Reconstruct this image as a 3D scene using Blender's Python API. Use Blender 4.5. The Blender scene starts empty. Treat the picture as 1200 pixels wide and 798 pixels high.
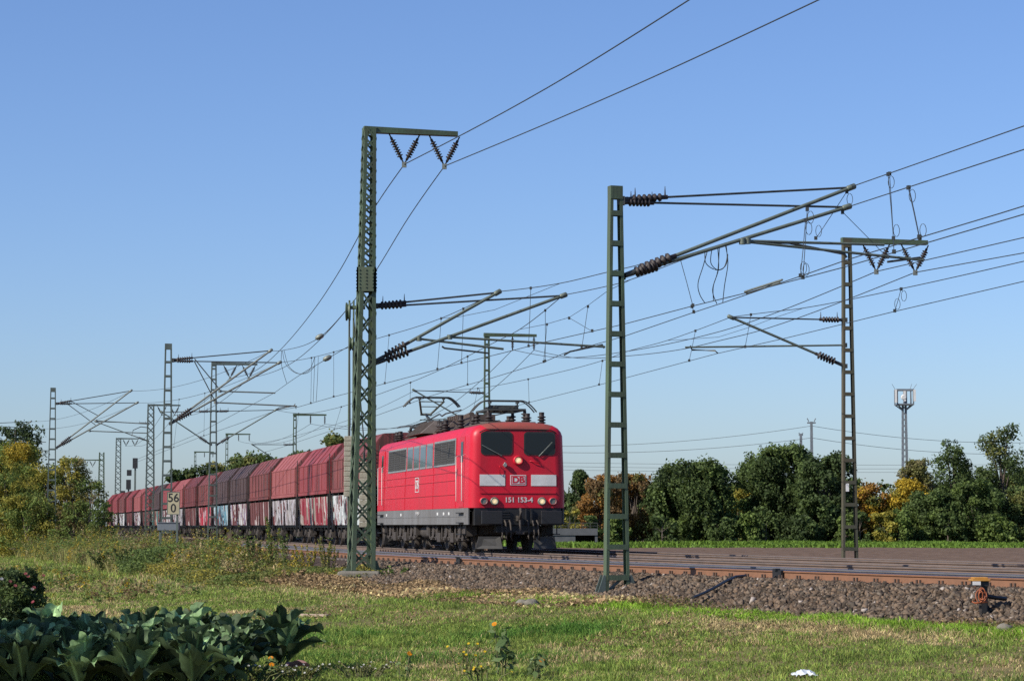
import bpy, math, random
import numpy as np
from mathutils import Vector, Matrix
random.seed(7)
rng = np.random.default_rng(11)
R_ = math.radians
SC = bpy.context.scene
COL = SC.collection

# ------------------------------------------------------------------ camera, sky, sun, exposure
EYE = 0.82                       # eye above rail top (z = 0)
FPX = 85.0 / 36.0 * 1200.0
PITCH = math.atan(217.0 / FPX)
cam = bpy.data.cameras.new("camera"); cam_o = bpy.data.objects.new("camera", cam); COL.objects.link(cam_o)
cam.lens = 85; cam.sensor_width = 36; cam.clip_start = 0.5; cam.clip_end = 9000
cam_o.location = (0, 0, EYE); cam_o.rotation_euler = (math.pi / 2 + PITCH, 0, 0)
SC.camera = cam_o
SUN_EL = 37.0
SUN_AZ = 238.0                   # compass: 0 = +Y, 90 = +X ; the sun stands behind left
w = bpy.data.worlds.new("World"); SC.world = w; w.use_nodes = True
nt = w.node_tree; bg = nt.nodes["Background"]
sky = nt.nodes.new("ShaderNodeTexSky"); sky.sky_type = 'NISHITA'; sky.sun_disc = False
sky.sun_elevation = R_(SUN_EL); sky.sun_rotation = R_(SUN_AZ)
sky.air_density = 1.0; sky.dust_density = 0.6; sky.ozone_density = 3.0; sky.altitude = 0
hs = nt.nodes.new("ShaderNodeHueSaturation"); hs.inputs["Saturation"].default_value = 1.0
wb = nt.nodes.new("ShaderNodeMix"); wb.data_type = 'RGBA'; wb.blend_type = 'MULTIPLY'; wb.inputs[0].default_value = 1.0
wb.inputs[7].default_value = (0.89, 1.03, 1.36, 1)          # white balance of the daylight
nt.links.new(sky.outputs[0], hs.inputs["Color"]); nt.links.new(hs.outputs[0], wb.inputs[6]); nt.links.new(wb.outputs[2], bg.inputs[0])
bg.inputs[1].default_value = 0.091
sl = bpy.data.lights.new("sun", 'SUN'); sl.energy = 5.0; sl.angle = R_(0.5); sl.color = (1.0, 0.93, 0.82)
so = bpy.data.objects.new("sun", sl); COL.objects.link(so)
az = R_(SUN_AZ); el = R_(SUN_EL)
SDIR = Vector((math.sin(az) * math.cos(el), math.cos(az) * math.cos(el), math.sin(el)))   # towards the sun
so.rotation_euler = (-SDIR).to_track_quat('-Z', 'Y').to_euler()
so.location = (-40, -40, 60)
vs = SC.view_settings; vs.view_transform = 'Standard'; vs.look = 'None'; vs.gamma = 1; vs.exposure = 0.2
vs.use_curve_mapping = False
SC.render.engine = 'CYCLES'
SC.cycles.use_denoising = False; SC.cycles.max_bounces = 6; SC.cycles.diffuse_bounces = 3; SC.cycles.transparent_max_bounces = 8

# ------------------------------------------------------------------ geometry of the place
def ray(px, py):
    xv = (px - 600) / FPX; yv = (399 - py) / FPX
    return xv, math.cos(PITCH) - yv * math.sin(PITCH), math.sin(PITCH) + yv * math.cos(PITCH)
def P(px, py, Y):
    a, b, c = ray(px, py); k = Y / b
    return Vector((a * k, Y, EYE + c * k))
def Pz(px, py, z):
    a, b, c = ray(px, py); k = (z - EYE) / c
    return Vector((a * k, b * k, z))
def Pplane(base, n, px, py):
    """pixel ray met with the vertical plane through base along horizontal n"""
    a, b, c = ray(px, py)
    # base + L n = k (a, b)
    den = a * n[1] - b * n[0]
    k = (base[0] * n[1] - base[1] * n[0]) / den
    return Vector((a * k, b * k, EYE + c * k))

TH = R_(12.06); ST, CT = math.sin(TH), math.cos(TH)
D0 = 15.4; S0 = 80.0; RC = 180.0
def from_td(t, d): return (-ST * t + CT * d, CT * t + ST * d)
def trk(s, o):
    if s >= S0: return from_td(s, D0 + o)
    ph = (S0 - s) / RC
    return from_td(S0 - (RC - o) * math.sin(ph), D0 + RC - (RC - o) * math.cos(ph))
def trk_dir(s):                                   # unit vector in the direction of growing s
    ph = max(0.0, (S0 - s) / RC); a = TH + ph
    return (-math.sin(a), math.cos(a))
def trk_n(s):
    ux, uy = trk_dir(s); return (uy, -ux)
def inv_np(x, y):
    t = -ST * x + CT * y; d = CT * x + ST * y
    dt = S0 - t; dd = D0 + RC - d
    rad = np.hypot(dt, dd)
    s2 = S0 - RC * np.arctan2(dt, dd); o2 = RC - rad
    near = t < S0
    return np.where(near, s2, t), np.where(near, o2, d - D0)
_os = np.array([-60, 0, 75, 105, 150, 200, 320, 600.]); _oo = np.array([-4, -4, -4, -4.6, -8.2, -13.5, -30, -80.])
def off1(s): return np.interp(s, _os, _oo)

def vnoise(x, y, seed=0):
    x = np.asarray(x, float); y = np.asarray(y, float)
    xi = np.floor(x).astype(np.int64); yi = np.floor(y).astype(np.int64)
    fx = x - xi; fy = y - yi
    fx = fx * fx * (3 - 2 * fx); fy = fy * fy * (3 - 2 * fy)
    def h(a, b):
        k = (a * 374761393 + b * 668265263 + seed * 1442695041) & 0xffffffff
        k = ((k ^ (k >> 13)) * 1274126177) & 0xffffffff
        return ((k ^ (k >> 16)) & 0xffff) / 65535.0
    return (h(xi, yi) * (1 - fx) + h(xi + 1, yi) * fx) * (1 - fy) + (h(xi, yi + 1) * (1 - fx) + h(xi + 1, yi + 1) * fx) * fy
def fbm(x, y, seed=0, n=3):
    s = 0; a = 1; tot = 0
    for i in range(n):
        s = s + a * vnoise(x * 2 ** i, y * 2 ** i, seed + i); tot += a; a *= .5
    return s / tot
def sstep(a, b, x):
    t = np.clip((x - a) / (b - a), 0, 1); return t * t * (3 - 2 * t)
def ground_z(x, y):
    x = np.asarray(x, float); y = np.asarray(y, float)
    s, o = inv_np(x, y)
    e = o - off1(s)
    near = -1.02 + 0.38 * sstep(-11, -3.6, e)
    bank = -1.02 + 0.56 * sstep(-8.5, -2.6, e)
    k = sstep(58, 68, s)
    z = near * (1 - k) + bank * k
    far = -0.70 - 0.36 * sstep(6.5, 10, o)
    z = np.where(e > -2.4, np.minimum(z, -0.46), z)
    z = np.where(o > 5.5, far, z)
    amp = 0.05 * sstep(3500, 150, np.hypot(x, y))
    z = z + amp * (fbm(x * .7, y * .7, 3) - .5) * 2 * np.where((e > -3.4) & (o < 7), 0.2, 1.0)
    return z
def gz(x, y): return float(ground_z(np.array([x]), np.array([y]))[0])

# ------------------------------------------------------------------ materials
def _nodes(name):
    m = bpy.data.materials.new(name); m.use_nodes = True
    return m, m.node_tree, m.node_tree.nodes["Principled BSDF"]
def rgba(c): return (c[0], c[1], c[2], 1)
def mat(name, col, rough=.6, metal=0., col2=None, scale=4., amt=.5, bump=0., bscale=30., stretch=None, spec=.5, detail=5, contrast=None):
    m, t, b = _nodes(name)
    b.inputs["Base Color"].default_value = rgba(col); b.inputs["Roughness"].default_value = rough
    b.inputs["Metallic"].default_value = metal; b.inputs["Specular IOR Level"].default_value = spec
    tc = t.nodes.new("ShaderNodeTexCoord"); mp = t.nodes.new("ShaderNodeMapping")
    t.links.new(tc.outputs["Object"], mp.inputs[0])
    if stretch: mp.inputs["Scale"].default_value = stretch
    if col2 is not None:
        n = t.nodes.new("ShaderNodeTexNoise"); n.inputs["Scale"].default_value = scale; n.inputs["Detail"].default_value = detail
        n.inputs["Roughness"].default_value = .65
        t.links.new(mp.outputs[0], n.inputs["Vector"])
        r = t.nodes.new("ShaderNodeValToRGB"); lo, hi = contrast or (.5 - .25 * amt - .05, .5 + .35 * (1.1 - amt) + .1)
        r.color_ramp.elements[0].position = lo; r.color_ramp.elements[1].position = hi
        r.color_ramp.elements[0].color = rgba(col); r.color_ramp.elements[1].color = rgba(col2)
        t.links.new(n.outputs["Fac"], r.inputs[0]); t.links.new(r.outputs[0], b.inputs["Base Color"])
    if bump:
        n2 = t.nodes.new("ShaderNodeTexNoise"); n2.inputs["Scale"].default_value = bscale; n2.inputs["Detail"].default_value = 4
        t.links.new(mp.outputs[0], n2.inputs["Vector"])
        bp = t.nodes.new("ShaderNodeBump"); bp.inputs["Strength"].default_value = bump; bp.inputs["Distance"].default_value = .05
        t.links.new(n2.outputs["Fac"], bp.inputs["Height"]); t.links.new(bp.outputs[0], b.inputs["Normal"])
    return m
def mat_attr(name, rough=.7, transl=.25, spec=.25, bright=1.0):
    """leaf or blade colour from the colour attribute Col, part of the light passes through"""
    m, t, b = _nodes(name)
    a = t.nodes.new("ShaderNodeAttribute"); a.attribute_name = "Col"
    b.inputs["Roughness"].default_value = rough; b.inputs["Specular IOR Level"].default_value = spec
    t.links.new(a.outputs["Color"], b.inputs["Base Color"])
    if transl:
        tr = t.nodes.new("ShaderNodeBsdfTranslucent"); mx = t.nodes.new("ShaderNodeMixShader"); mx.inputs[0].default_value = transl
        t.links.new(a.outputs["Color"], tr.inputs[0])
        t.links.new(b.outputs[0], mx.inputs[1]); t.links.new(tr.outputs[0], mx.inputs[2])
        t.links.new(mx.outputs[0], t.nodes["Material Output"].inputs[0])
    return m
def mat_glass(name, col=(.02, .03, .04)):
    m, t, b = _nodes(name)
    b.inputs["Base Color"].default_value = rgba(col); b.inputs["Roughness"].default_value = .06
    b.inputs["Specular IOR Level"].default_value = .6
    return m
def mat_emit(name, col, s):
    m, t, b = _nodes(name)
    b.inputs["Base Color"].default_value = rgba(col); b.inputs["Emission Color"].default_value = rgba(col)
    b.inputs["Emission Strength"].default_value = s
    return m
def mat_graffiti(name, base, cols, seed, dens=.5):
    m, t, b = _nodes(name); b.inputs["Roughness"].default_value = .6
    tc = t.nodes.new("ShaderNodeTexCoord"); mp = t.nodes.new("ShaderNodeMapping")
    mp.inputs["Location"].default_value = (seed * 7.3, seed * 3.1, seed * 1.7); mp.inputs["Scale"].default_value = (1.5, 1, .55)
    t.links.new(tc.outputs["Object"], mp.inputs[0])
    prev = None
    for i, c in enumerate(cols):
        n = t.nodes.new("ShaderNodeTexNoise"); n.inputs["Scale"].default_value = .75 + .55 * i; n.inputs["Detail"].default_value = 5
        n.inputs["Roughness"].default_value = .6; n.inputs["Distortion"].default_value = .9
        mp2 = t.nodes.new("ShaderNodeMapping"); mp2.inputs["Location"].default_value = (seed * 2.3 + i * 11, i * 5, seed + i * 3)
        t.links.new(mp.outputs[0], mp2.inputs[0]); t.links.new(mp2.outputs[0], n.inputs["Vector"])
        r = t.nodes.new("ShaderNodeValToRGB"); e = r.color_ramp.elements
        p = .60 - .2 * dens + .04 * i; e[0].position = p; e[1].position = p + .02
        t.links.new(n.outputs["Fac"], r.inputs[0])
        mx = t.nodes.new("ShaderNodeMix"); mx.data_type = 'RGBA'
        t.links.new(r.outputs[0], mx.inputs[0])
        if prev is None: mx.inputs[6].default_value = rgba(base)
        else: t.links.new(prev, mx.inputs[6])
        mx.inputs[7].default_value = rgba(c); prev = mx.outputs[2]
    # rusty vertical streaks
    n = t.nodes.new("ShaderNodeTexNoise"); n.inputs["Scale"].default_value = 6; n.inputs["Detail"].default_value = 3
    mp3 = t.nodes.new("ShaderNodeMapping"); mp3.inputs["Scale"].default_value = (1.5, 1, .1); t.links.new(tc.outputs["Object"], mp3.inputs[0])
    t.links.new(mp3.outputs[0], n.inputs["Vector"])
    r = t.nodes.new("ShaderNodeValToRGB"); r.color_ramp.elements[0].position = .55; r.color_ramp.elements[1].position = .7
    r.color_ramp.elements[1].color = (.35, .35, .35, 1); t.links.new(n.outputs["Fac"], r.inputs[0])
    mx = t.nodes.new("ShaderNodeMix"); mx.data_type = 'RGBA'; t.links.new(r.outputs[0], mx.inputs[0])
    t.links.new(prev, mx.inputs[6]); mx.inputs[7].default_value = (.10, .045, .035, 1)
    t.links.new(mx.outputs[2], b.inputs["Base Color"])
    return m
def mat_wagon(name, a, b2, streak, sdens=.5):
    """faded wagon paint with rusty vertical runs"""
    m, t, b = _nodes(name); b.inputs["Roughness"].default_value = .62; b.inputs["Specular IOR Level"].default_value = .3
    tc = t.nodes.new("ShaderNodeTexCoord"); oi = t.nodes.new("ShaderNodeObjectInfo")
    mp = t.nodes.new("ShaderNodeMapping"); t.links.new(tc.outputs["Object"], mp.inputs[0]); t.links.new(oi.outputs["Location"], mp.inputs["Location"])
    n = t.nodes.new("ShaderNodeTexNoise"); n.inputs["Scale"].default_value = .8; n.inputs["Detail"].default_value = 6; t.links.new(mp.outputs[0], n.inputs["Vector"])
    r = t.nodes.new("ShaderNodeValToRGB"); r.color_ramp.elements[0].position = .35; r.color_ramp.elements[1].position = .65
    r.color_ramp.elements[0].color = rgba(a); r.color_ramp.elements[1].color = rgba(b2); t.links.new(n.outputs["Fac"], r.inputs[0])
    mp2 = t.nodes.new("ShaderNodeMapping"); mp2.inputs["Scale"].default_value = (1, 1, .09); t.links.new(mp.outputs[0], mp2.inputs[0])
    n2 = t.nodes.new("ShaderNodeTexNoise"); n2.inputs["Scale"].default_value = 2.6; n2.inputs["Detail"].default_value = 4; t.links.new(mp2.outputs[0], n2.inputs["Vector"])
    r2 = t.nodes.new("ShaderNodeValToRGB"); r2.color_ramp.elements[0].position = .68 - .2 * sdens; r2.color_ramp.elements[1].position = .74 - .2 * sdens
    r2.color_ramp.elements[1].color = (.75, .75, .75, 1); t.links.new(n2.outputs["Fac"], r2.inputs[0])
    mx = t.nodes.new("ShaderNodeMix"); mx.data_type = 'RGBA'; t.links.new(r2.outputs[0], mx.inputs[0]); t.links.new(r.outputs[0], mx.inputs[6])
    mx.inputs[7].default_value = rgba(streak); t.links.new(mx.outputs[2], b.inputs["Base Color"])
    return m

M = {}
M['mast_green'] = mat('mast_green_paint', (.082, .128, .070), .55, col2=(.060, .058, .036), scale=2.2, stretch=(1, 1, .3), bump=.1, bscale=20)
M['mast_grey'] = mat('mast_grey_green_paint', (.11, .14, .12), .55, col2=(.06, .075, .065), scale=3, stretch=(1, 1, .3))
M['mast_rust'] = mat('mast_rusty_brown', (.085, .068, .040), .7, col2=(.060, .072, .046), scale=1.2, stretch=(1, 1, .3))
M['galv'] = mat('galvanised_steel', (.21, .23, .20), .5, .3, col2=(.12, .13, .11), scale=5)
M['tube_green'] = mat('tube_green_grey', (.15, .175, .14), .5, .2, col2=(.08, .095, .075), scale=4)
M['dark_tube'] = mat('dark_steel_tube', (.045, .048, .045), .5, .3, col2=(.08, .08, .07), scale=4)
M['insul'] = mat('brown_porcelain', (.020, .014, .013), .6, col2=(.032, .022, .02), scale=8)
M['wire'] = mat('oxidised_copper_wire', (.045, .05, .05), .6, .2, col2=(.03, .035, .035), scale=2)
M['concrete'] = mat('weathered_concrete', (.21, .19, .15), .9, col2=(.10, .09, .07), scale=5, bump=.3, bscale=25)
M['weights'] = mat('concrete_weights', (.36, .34, .27), .9, col2=(.22, .20, .15), scale=6, bump=.2)
M['rail_side'] = mat('rusty_rail_side', (.22, .105, .055), .8, col2=(.15, .075, .042), scale=6, stretch=(1, 1, 1))
M['rail_top'] = mat('polished_rail_head', (.42, .42, .42), .28, 1.0, col2=(.30, .29, .28), scale=2)
M['rail_grey'] = mat('plain_grey_rail', (.19, .185, .19), .45, .3, col2=(.14, .12, .11), scale=1.2)  # grey rail side with brownish patches
M['rail_brown'] = mat('dull_brown_rail', (.17, .115, .085), .7, col2=(.10, .075, .06), scale=2)
M['rail_top_dull'] = mat('dull_rail_head', (.20, .18, .165), .6, .4, col2=(.14, .12, .11), scale=2)
M['sleeper'] = mat('concrete_sleeper', (.20, .17, .145), .9, col2=(.13, .10, .085), scale=5)
M['clip'] = mat('dark_rail_clip', (.045, .030, .022), .7, col2=(.09, .05, .03), scale=10)
M['stone'] = None
M['red'] = mat('traffic_red_paint', (.55, .012, .030), .42, col2=(.40, .022, .034), scale=1.1, spec=.35, stretch=(1.6, 1.6, .35), contrast=(.42, .80), bump=.04, bscale=5)
M['red_dull'] = mat('weathered_red_roof', (.33, .055, .042), .6, col2=(.18, .062, .04), scale=3)
M['roof_dark'] = mat('sooty_roof', (.065, .05, .042), .75, col2=(.11, .07, .05), scale=3)
M['hood'] = mat('brown_grey_hood', (.13, .105, .09), .75, col2=(.075, .058, .048), scale=3)
M['skirt'] = mat('grey_skirt_paint', (.18, .18, .178), .65, col2=(.10, .09, .08), scale=1.2, stretch=(1, 1, .2))
M['guard'] = mat('dusty_rail_guard', (.07, .067, .063), .8, col2=(.035, .033, .03), scale=3)
M['black'] = mat('black_steel', (.012, .012, .013), .5, col2=(.022, .020, .018), scale=4)
M['bogie'] = mat('dusty_bogie', (.040, .034, .030), .8, col2=(.075, .060, .048), scale=4, bump=.2)
M['white'] = mat('white_panel', (.72, .71, .68), .55, col2=(.50, .50, .48), scale=2.2, amt=.8)
M['white_clean'] = mat('white_paint', (.62, .61, .59), .55, col2=(.52, .51, .49), scale=3)
M['glass'] = mat_glass('cab_glass', (.010, .014, .018)); M['glass'].node_tree.nodes['Principled BSDF'].inputs['Specular IOR Level'].default_value = .35
M['sideglass'] = mat_glass('side_glass', (.05, .08, .10))
M['rubber'] = mat('rubber_seal', (.018, .018, .018), .7, col2=(.03, .03, .03), scale=5)
M['alu'] = mat('aluminium_frame', (.42, .42, .40), .45, .6, col2=(.30, .30, .28), scale=3)
M['louvre'] = mat('louvre_grey', (.050, .046, .040), .7, col2=(.035, .032, .028), scale=4)
M['lamp'] = mat_emit('lit_headlight', (.95, .72, .40), .45)
M['lamp_off'] = mat('unlit_lamp_glass', (.010, .010, .010), .7, spec=.1)
M['yellow'] = mat('ochre_cap', (.46, .22, .035), .6, col2=(.32, .15, .03), scale=6)
M['orange'] = mat('orange_cable', (.36, .10, .035), .65, col2=(.24, .07, .03), scale=6)
M['wood'] = mat('old_wood', (.10, .065, .045), .85, col2=(.17, .12, .085), scale=4, stretch=(1, 1, .2))
M['sign'] = mat('sign_cream', (.40, .36, .23), .6, col2=(.32, .28, .18), scale=5)
M['steel_grey'] = mat('tower_steel', (.16, .18, .20), .6, col2=(.11, .13, .15), scale=1)
M['bark'] = mat('bark', (.085, .065, .05), .9, col2=(.14, .115, .09), scale=6, stretch=(1, 1, .3), bump=.4, bscale=12)
M['leaf'] = mat_attr('leaf', .65, .38)
M['grass'] = mat_attr('grass_blade', .7, .35)
M['cabbage'] = mat_attr('cabbage_leaf', .6, .12, .18)
M['petal'] = mat_attr('petal', .6, .3)
M['stone'] = mat_attr('ballast_stone', .85, 0, .2)
M['plastic'] = mat('white_plastic_bag', (.62, .66, .70), .35, col2=(.5, .55, .6), scale=8)

# ------------------------------------------------------------------ mesh helpers
class MB:
    def __init__(s): s.v = []; s.f = []; s.m = []; s.sm = []
    def add(s, vs, fs, mi=0, smooth=False):
        o = len(s.v); s.v += [tuple(v) for v in vs]; s.f += [tuple(o + i for i in f) for f in fs]
        s.m += [mi] * len(fs); s.sm += [smooth] * len(fs)
    def box(s, lo, hi, mi=0, rot=None, piv=None):
        x0, y0, z0 = lo; x1, y1, z1 = hi
        vs = [Vector(p) for p in ((x0, y0, z0), (x1, y0, z0), (x1, y1, z0), (x0, y1, z0), (x0, y0, z1), (x1, y0, z1), (x1, y1, z1), (x0, y1, z1))]
        if rot is not None:
            c = Vector(piv) if piv is not None else (Vector(lo) + Vector(hi)) / 2
            vs = [c + rot @ (v - c) for v in vs]
        s.add(vs, [(0, 3, 2, 1), (4, 5, 6, 7), (0, 1, 5, 4), (1, 2, 6, 5), (2, 3, 7, 6), (3, 0, 4, 7)], mi)
    def bar(s, a, b, wx, wy, mi=0, up=(0, 0, 1), end=None):
        """rectangular bar from a to b: wx along the side vector, wy along the other"""
        a = Vector(a); b = Vector(b); d = (b - a).normalized(); up = Vector(up)
        if abs(d.dot(up)) > .98: up = Vector((1, 0, 0))
        x = d.cross(up).normalized(); y = x.cross(d)
        wx2, wy2 = end or (wx, wy)
        vs = []
        for p, (q, r) in ((a, (wx, wy)), (b, (wx2, wy2))):
            vs += [p - x * q / 2 - y * r / 2, p + x * q / 2 - y * r / 2, p + x * q / 2 + y * r / 2, p - x * q / 2 + y * r / 2]
        s.add(vs, [(0, 3, 2, 1), (4, 5, 6, 7), (0, 1, 5, 4), (1, 2, 6, 5), (2, 3, 7, 6), (3, 0, 4, 7)], mi)
    def tube(s, a, b, r0, r1=None, n=8, mi=0, cap=True):
        a = Vector(a); b = Vector(b); r1 = r0 if r1 is None else r1
        d = (b - a).normalized(); up = Vector((0, 0, 1)) if abs(d.z) < .95 else Vector((1, 0, 0))
        x = d.cross(up).normalized(); y = d.cross(x)
        vs = []
        for p, r in ((a, r0), (b, r1)):
            for i in range(n):
                t = 2 * math.pi * i / n; vs.append(p + (x * math.cos(t) + y * math.sin(t)) * r)
        s.add(vs, [(i, (i + 1) % n, n + (i + 1) % n, n + i) for i in range(n)], mi, True)
        if cap: s.add(vs[:n], [tuple(range(n))[::-1]], mi); s.add(vs[n:], [tuple(range(n))], mi)
    def path(s, pts, r, n=6, mi=0):
        pts = [Vector(p) for p in pts]; vs = []
        ref = None
        for i, p in enumerate(pts):
            d = (pts[min(i + 1, len(pts) - 1)] - pts[max(i - 1, 0)]).normalized()
            if ref is None: ref = Vector((0, 0, 1)) if abs(d.z) < .9 else Vector((1, 0, 0))
            x = d.cross(ref).normalized(); y = d.cross(x); ref = -y if False else ref
            if abs(d.dot(ref)) > .97: x = d.orthogonal().normalized(); y = d.cross(x)
            rr = r[i] if isinstance(r, (list, tuple)) else r
            for k in range(n):
                t = 2 * math.pi * k / n; vs.append(p + (x * math.cos(t) + y * math.sin(t)) * rr)
        fs = []
        for i in range(len(pts) - 1):
            for k in range(n): fs.append((i * n + k, i * n + (k + 1) % n, (i + 1) * n + (k + 1) % n, (i + 1) * n + k))
        s.add(vs, fs, mi, True)
        s.add(vs[:n], [tuple(range(n))[::-1]], mi); s.add(vs[-n:], [tuple(range(n))], mi)
    def lathe(s, a, b, prof, n=10, mi=0):
        """profile of (fraction along a-b, radius)"""
        a = Vector(a); b = Vector(b); d = (b - a).normalized(); up = Vector((0, 0, 1)) if abs(d.z) < .95 else Vector((1, 0, 0))
        x = d.cross(up).normalized(); y = d.cross(x); vs = []
        for f, r in prof:
            p = a.lerp(b, f)
            for i in range(n):
                t = 2 * math.pi * i / n; vs.append(p + (x * math.cos(t) + y * math.sin(t)) * r)
        fs = [(j * n + i, j * n + (i + 1) % n, (j + 1) * n + (i + 1) % n, (j + 1) * n + i) for j in range(len(prof) - 1) for i in range(n)]
        s.add(vs, fs, mi, True)
        s.add(vs[:n], [tuple(range(n))[::-1]], mi); s.add(vs[-n:], [tuple(range(n))], mi)
    def insulator(s, a, b, r=.09, k=5, mi=0, core=.035):
        pr = [(0, core)]
        for i in range(k):
            f0 = .12 + .76 * i / k; f1 = .12 + .76 * (i + 1) / k; q = f1 - f0
            pr += [(f0 + q * .1, core), (f0 + q * .35, r), (f0 + q * .6, r * .95), (f0 + q * .8, core)]
        pr += [(1, core)]
        s.lathe(a, b, pr, 10, mi)
    def build(s, name, mats, parent=None, bevel=0):
        me = bpy.data.meshes.new(name); me.from_pydata(s.v, [], s.f)
        if not isinstance(mats, (list, tuple)): mats = [mats]
        for m_ in mats: me.materials.append(m_)
        me.polygons.foreach_set('material_index', s.m); me.polygons.foreach_set('use_smooth', s.sm); me.update()
        o = bpy.data.objects.new(name, me); COL.objects.link(o)
        if parent is not None: o.parent = parent
        if bevel:
            bv = o.modifiers.new('bevel', 'BEVEL'); bv.width = bevel; bv.segments = 2; bv.limit_method = 'ANGLE'
        return o
def empty(name, loc=(0, 0, 0), rz=0):
    o = bpy.data.objects.new(name, None); COL.objects.link(o); o.location = loc; o.rotation_euler = (0, 0, rz); o.empty_display_size = .3
    return o
def tag(o, label, cat, group=None, kind=None):
    o['label'] = label; o['category'] = cat
    if group: o['group'] = group
    if kind: o['kind'] = kind
    return o
def struct(o): o['kind'] = 'structure'; return o
def copy_tree(o, parent=None):
    c = o.copy(); COL.objects.link(c)
    if parent is not None: c.parent = parent
    for ch in list(o.children): copy_tree(ch, c)
    return c
def np_mesh(name, V, F, mat_, col=None, parent=None, smooth=False):
    """V (n,3), F (m,k) arrays, colours per vertex"""
    me = bpy.data.meshes.new(name); n = len(V); m, k = F.shape
    me.vertices.add(n); me.vertices.foreach_set('co', np.ascontiguousarray(V, np.float32).ravel())
    me.loops.add(m * k); me.loops.foreach_set('vertex_index', np.ascontiguousarray(F, np.int32).ravel())
    me.polygons.add(m); me.polygons.foreach_set('loop_start', np.arange(0, m * k, k, dtype=np.int32))
    me.polygons.foreach_set('loop_total', np.full(m, k, np.int32))
    me.update(calc_edges=True)
    if smooth: me.polygons.foreach_set('use_smooth', np.ones(m, bool))
    if col is not None:
        a = me.color_attributes.new('Col', 'FLOAT_COLOR', 'POINT')
        c4 = np.ones((n, 4), np.float32); c4[:, :3] = col; a.data.foreach_set('color', c4.ravel())
    me.materials.append(mat_)
    o = bpy.data.objects.new(name, me); COL.objects.link(o)
    if parent is not None: o.parent = parent
    return o
def unit(a): return a / np.maximum(np.linalg.norm(a, axis=1, keepdims=True), 1e-9)
def leaves_np(pts, nrm, size, col, aspect=.62, jitter=.9):
    """leaf-shaped (pointed) quads at pts facing roughly nrm"""
    n = len(pts); nn = unit(nrm + jitter * rng.normal(size=(n, 3)))
    a = unit(np.cross(nn, rng.normal(size=(n, 3)))); b = np.cross(nn, a)
    size = np.broadcast_to(np.asarray(size, float).reshape(-1, 1), (n, 1))
    bend = nn * size * .18
    V = np.stack([pts - a * size * .5 - bend, pts + b * size * .5 * aspect, pts + a * size * .5 - bend, pts - b * size * .5 * aspect], 1).reshape(-1, 3)
    F = np.arange(4 * n).reshape(n, 4)
    return V, F, np.repeat(col, 4, 0)
def text_obj(txt, size, mat_, parent, loc, rot, name, extrude=.004, sx=1.0, bold=0.0):
    cu = bpy.data.curves.new(name, 'FONT'); cu.body = txt; cu.size = size; cu.extrude = extrude; cu.align_x = 'CENTER'; cu.align_y = 'CENTER'
    cu.offset = bold
    tmp = bpy.data.objects.new(name, cu); COL.objects.link(tmp)
    dg = bpy.context.evaluated_depsgraph_get(); me = bpy.data.meshes.new_from_object(tmp.evaluated_get(dg))
    bpy.data.objects.remove(tmp); me.name = name
    me.materials.clear(); me.materials.append(mat_)
    o = bpy.data.objects.new(name, me); COL.objects.link(o); o.parent = parent
    o.location = loc; o.rotation_euler = rot; o.scale = (sx, 1, 1)
    return o
FRONT = (math.pi / 2, 0, math.pi / 2); SIDE = (math.pi / 2, 0, 0)

# ================================================================== SETTING
def axis(lo, hi, f0, f1, step, n_out=14):
    mid = np.arange(f0, f1 + step * .5, step)
    a = f0 - np.geomspace(step * 2, f0 - lo, n_out)[::-1]; b = f1 + np.geomspace(step * 2, hi - f1, n_out)
    return np.concatenate([a, mid, b])
def grid_sheet(name, xs, ys, zf, mat_):
    X, Y = np.meshgrid(xs, ys); Z = zf(X, Y); nx, ny = len(xs), len(ys)
    V = np.stack([X, Y, Z], -1).reshape(-1, 3)
    i = np.arange(nx * ny).reshape(ny, nx)
    F = np.stack([i[:-1, :-1], i[:-1, 1:], i[1:, 1:], i[1:, :-1]], -1).reshape(-1, 4)
    return np_mesh(name, V, F, mat_, smooth=True)
# soil and turf
def mat_ground():
    m, t, b = _nodes('soil_and_turf'); b.inputs["Roughness"].default_value = .95; b.inputs["Specular IOR Level"].default_value = .1
    tc = t.nodes.new("ShaderNodeTexCoord")
    n = t.nodes.new("ShaderNodeTexNoise"); n.inputs["Scale"].default_value = .35; n.inputs["Detail"].default_value = 8; t.links.new(tc.outputs["Object"], n.inputs["Vector"])
    r = t.nodes.new("ShaderNodeValToRGB"); e = r.color_ramp.elements
    e[0].position = .38; e[0].color = (.10, .115, .035, 1); e[1].position = .62; e[1].color = (.25, .19, .095, 1)
    t.links.new(n.outputs["Fac"], r.inputs[0])
    n2 = t.nodes.new("ShaderNodeTexNoise"); n2.inputs["Scale"].default_value = 14; n2.inputs["Detail"].default_value = 5; t.links.new(tc.outputs["Object"], n2.inputs["Vector"])
    mx = t.nodes.new("ShaderNodeMix"); mx.data_type = 'RGBA'; mx.blend_type = 'MULTIPLY'; mx.inputs[0].default_value = .7
    r2 = t.nodes.new("ShaderNodeValToRGB"); r2.color_ramp.elements[0].color = (.35, .35, .35, 1); r2.color_ramp.elements[0].position = .3; r2.color_ramp.elements[1].position = .65
    t.links.new(n2.outputs["Fac"], r2.inputs[0]); t.links.new(r.outputs[0], mx.inputs[6]); t.links.new(r2.outputs[0], mx.inputs[7])
    t.links.new(mx.outputs[2], b.inputs["Base Color"])
    bp = t.nodes.new("ShaderNodeBump"); bp.inputs["Strength"].default_value = .6; bp.inputs["Distance"].default_value = .06
    t.links.new(n2.outputs["Fac"], bp.inputs["Height"]); t.links.new(bp.outputs[0], b.inputs["Normal"])
    return m
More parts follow.
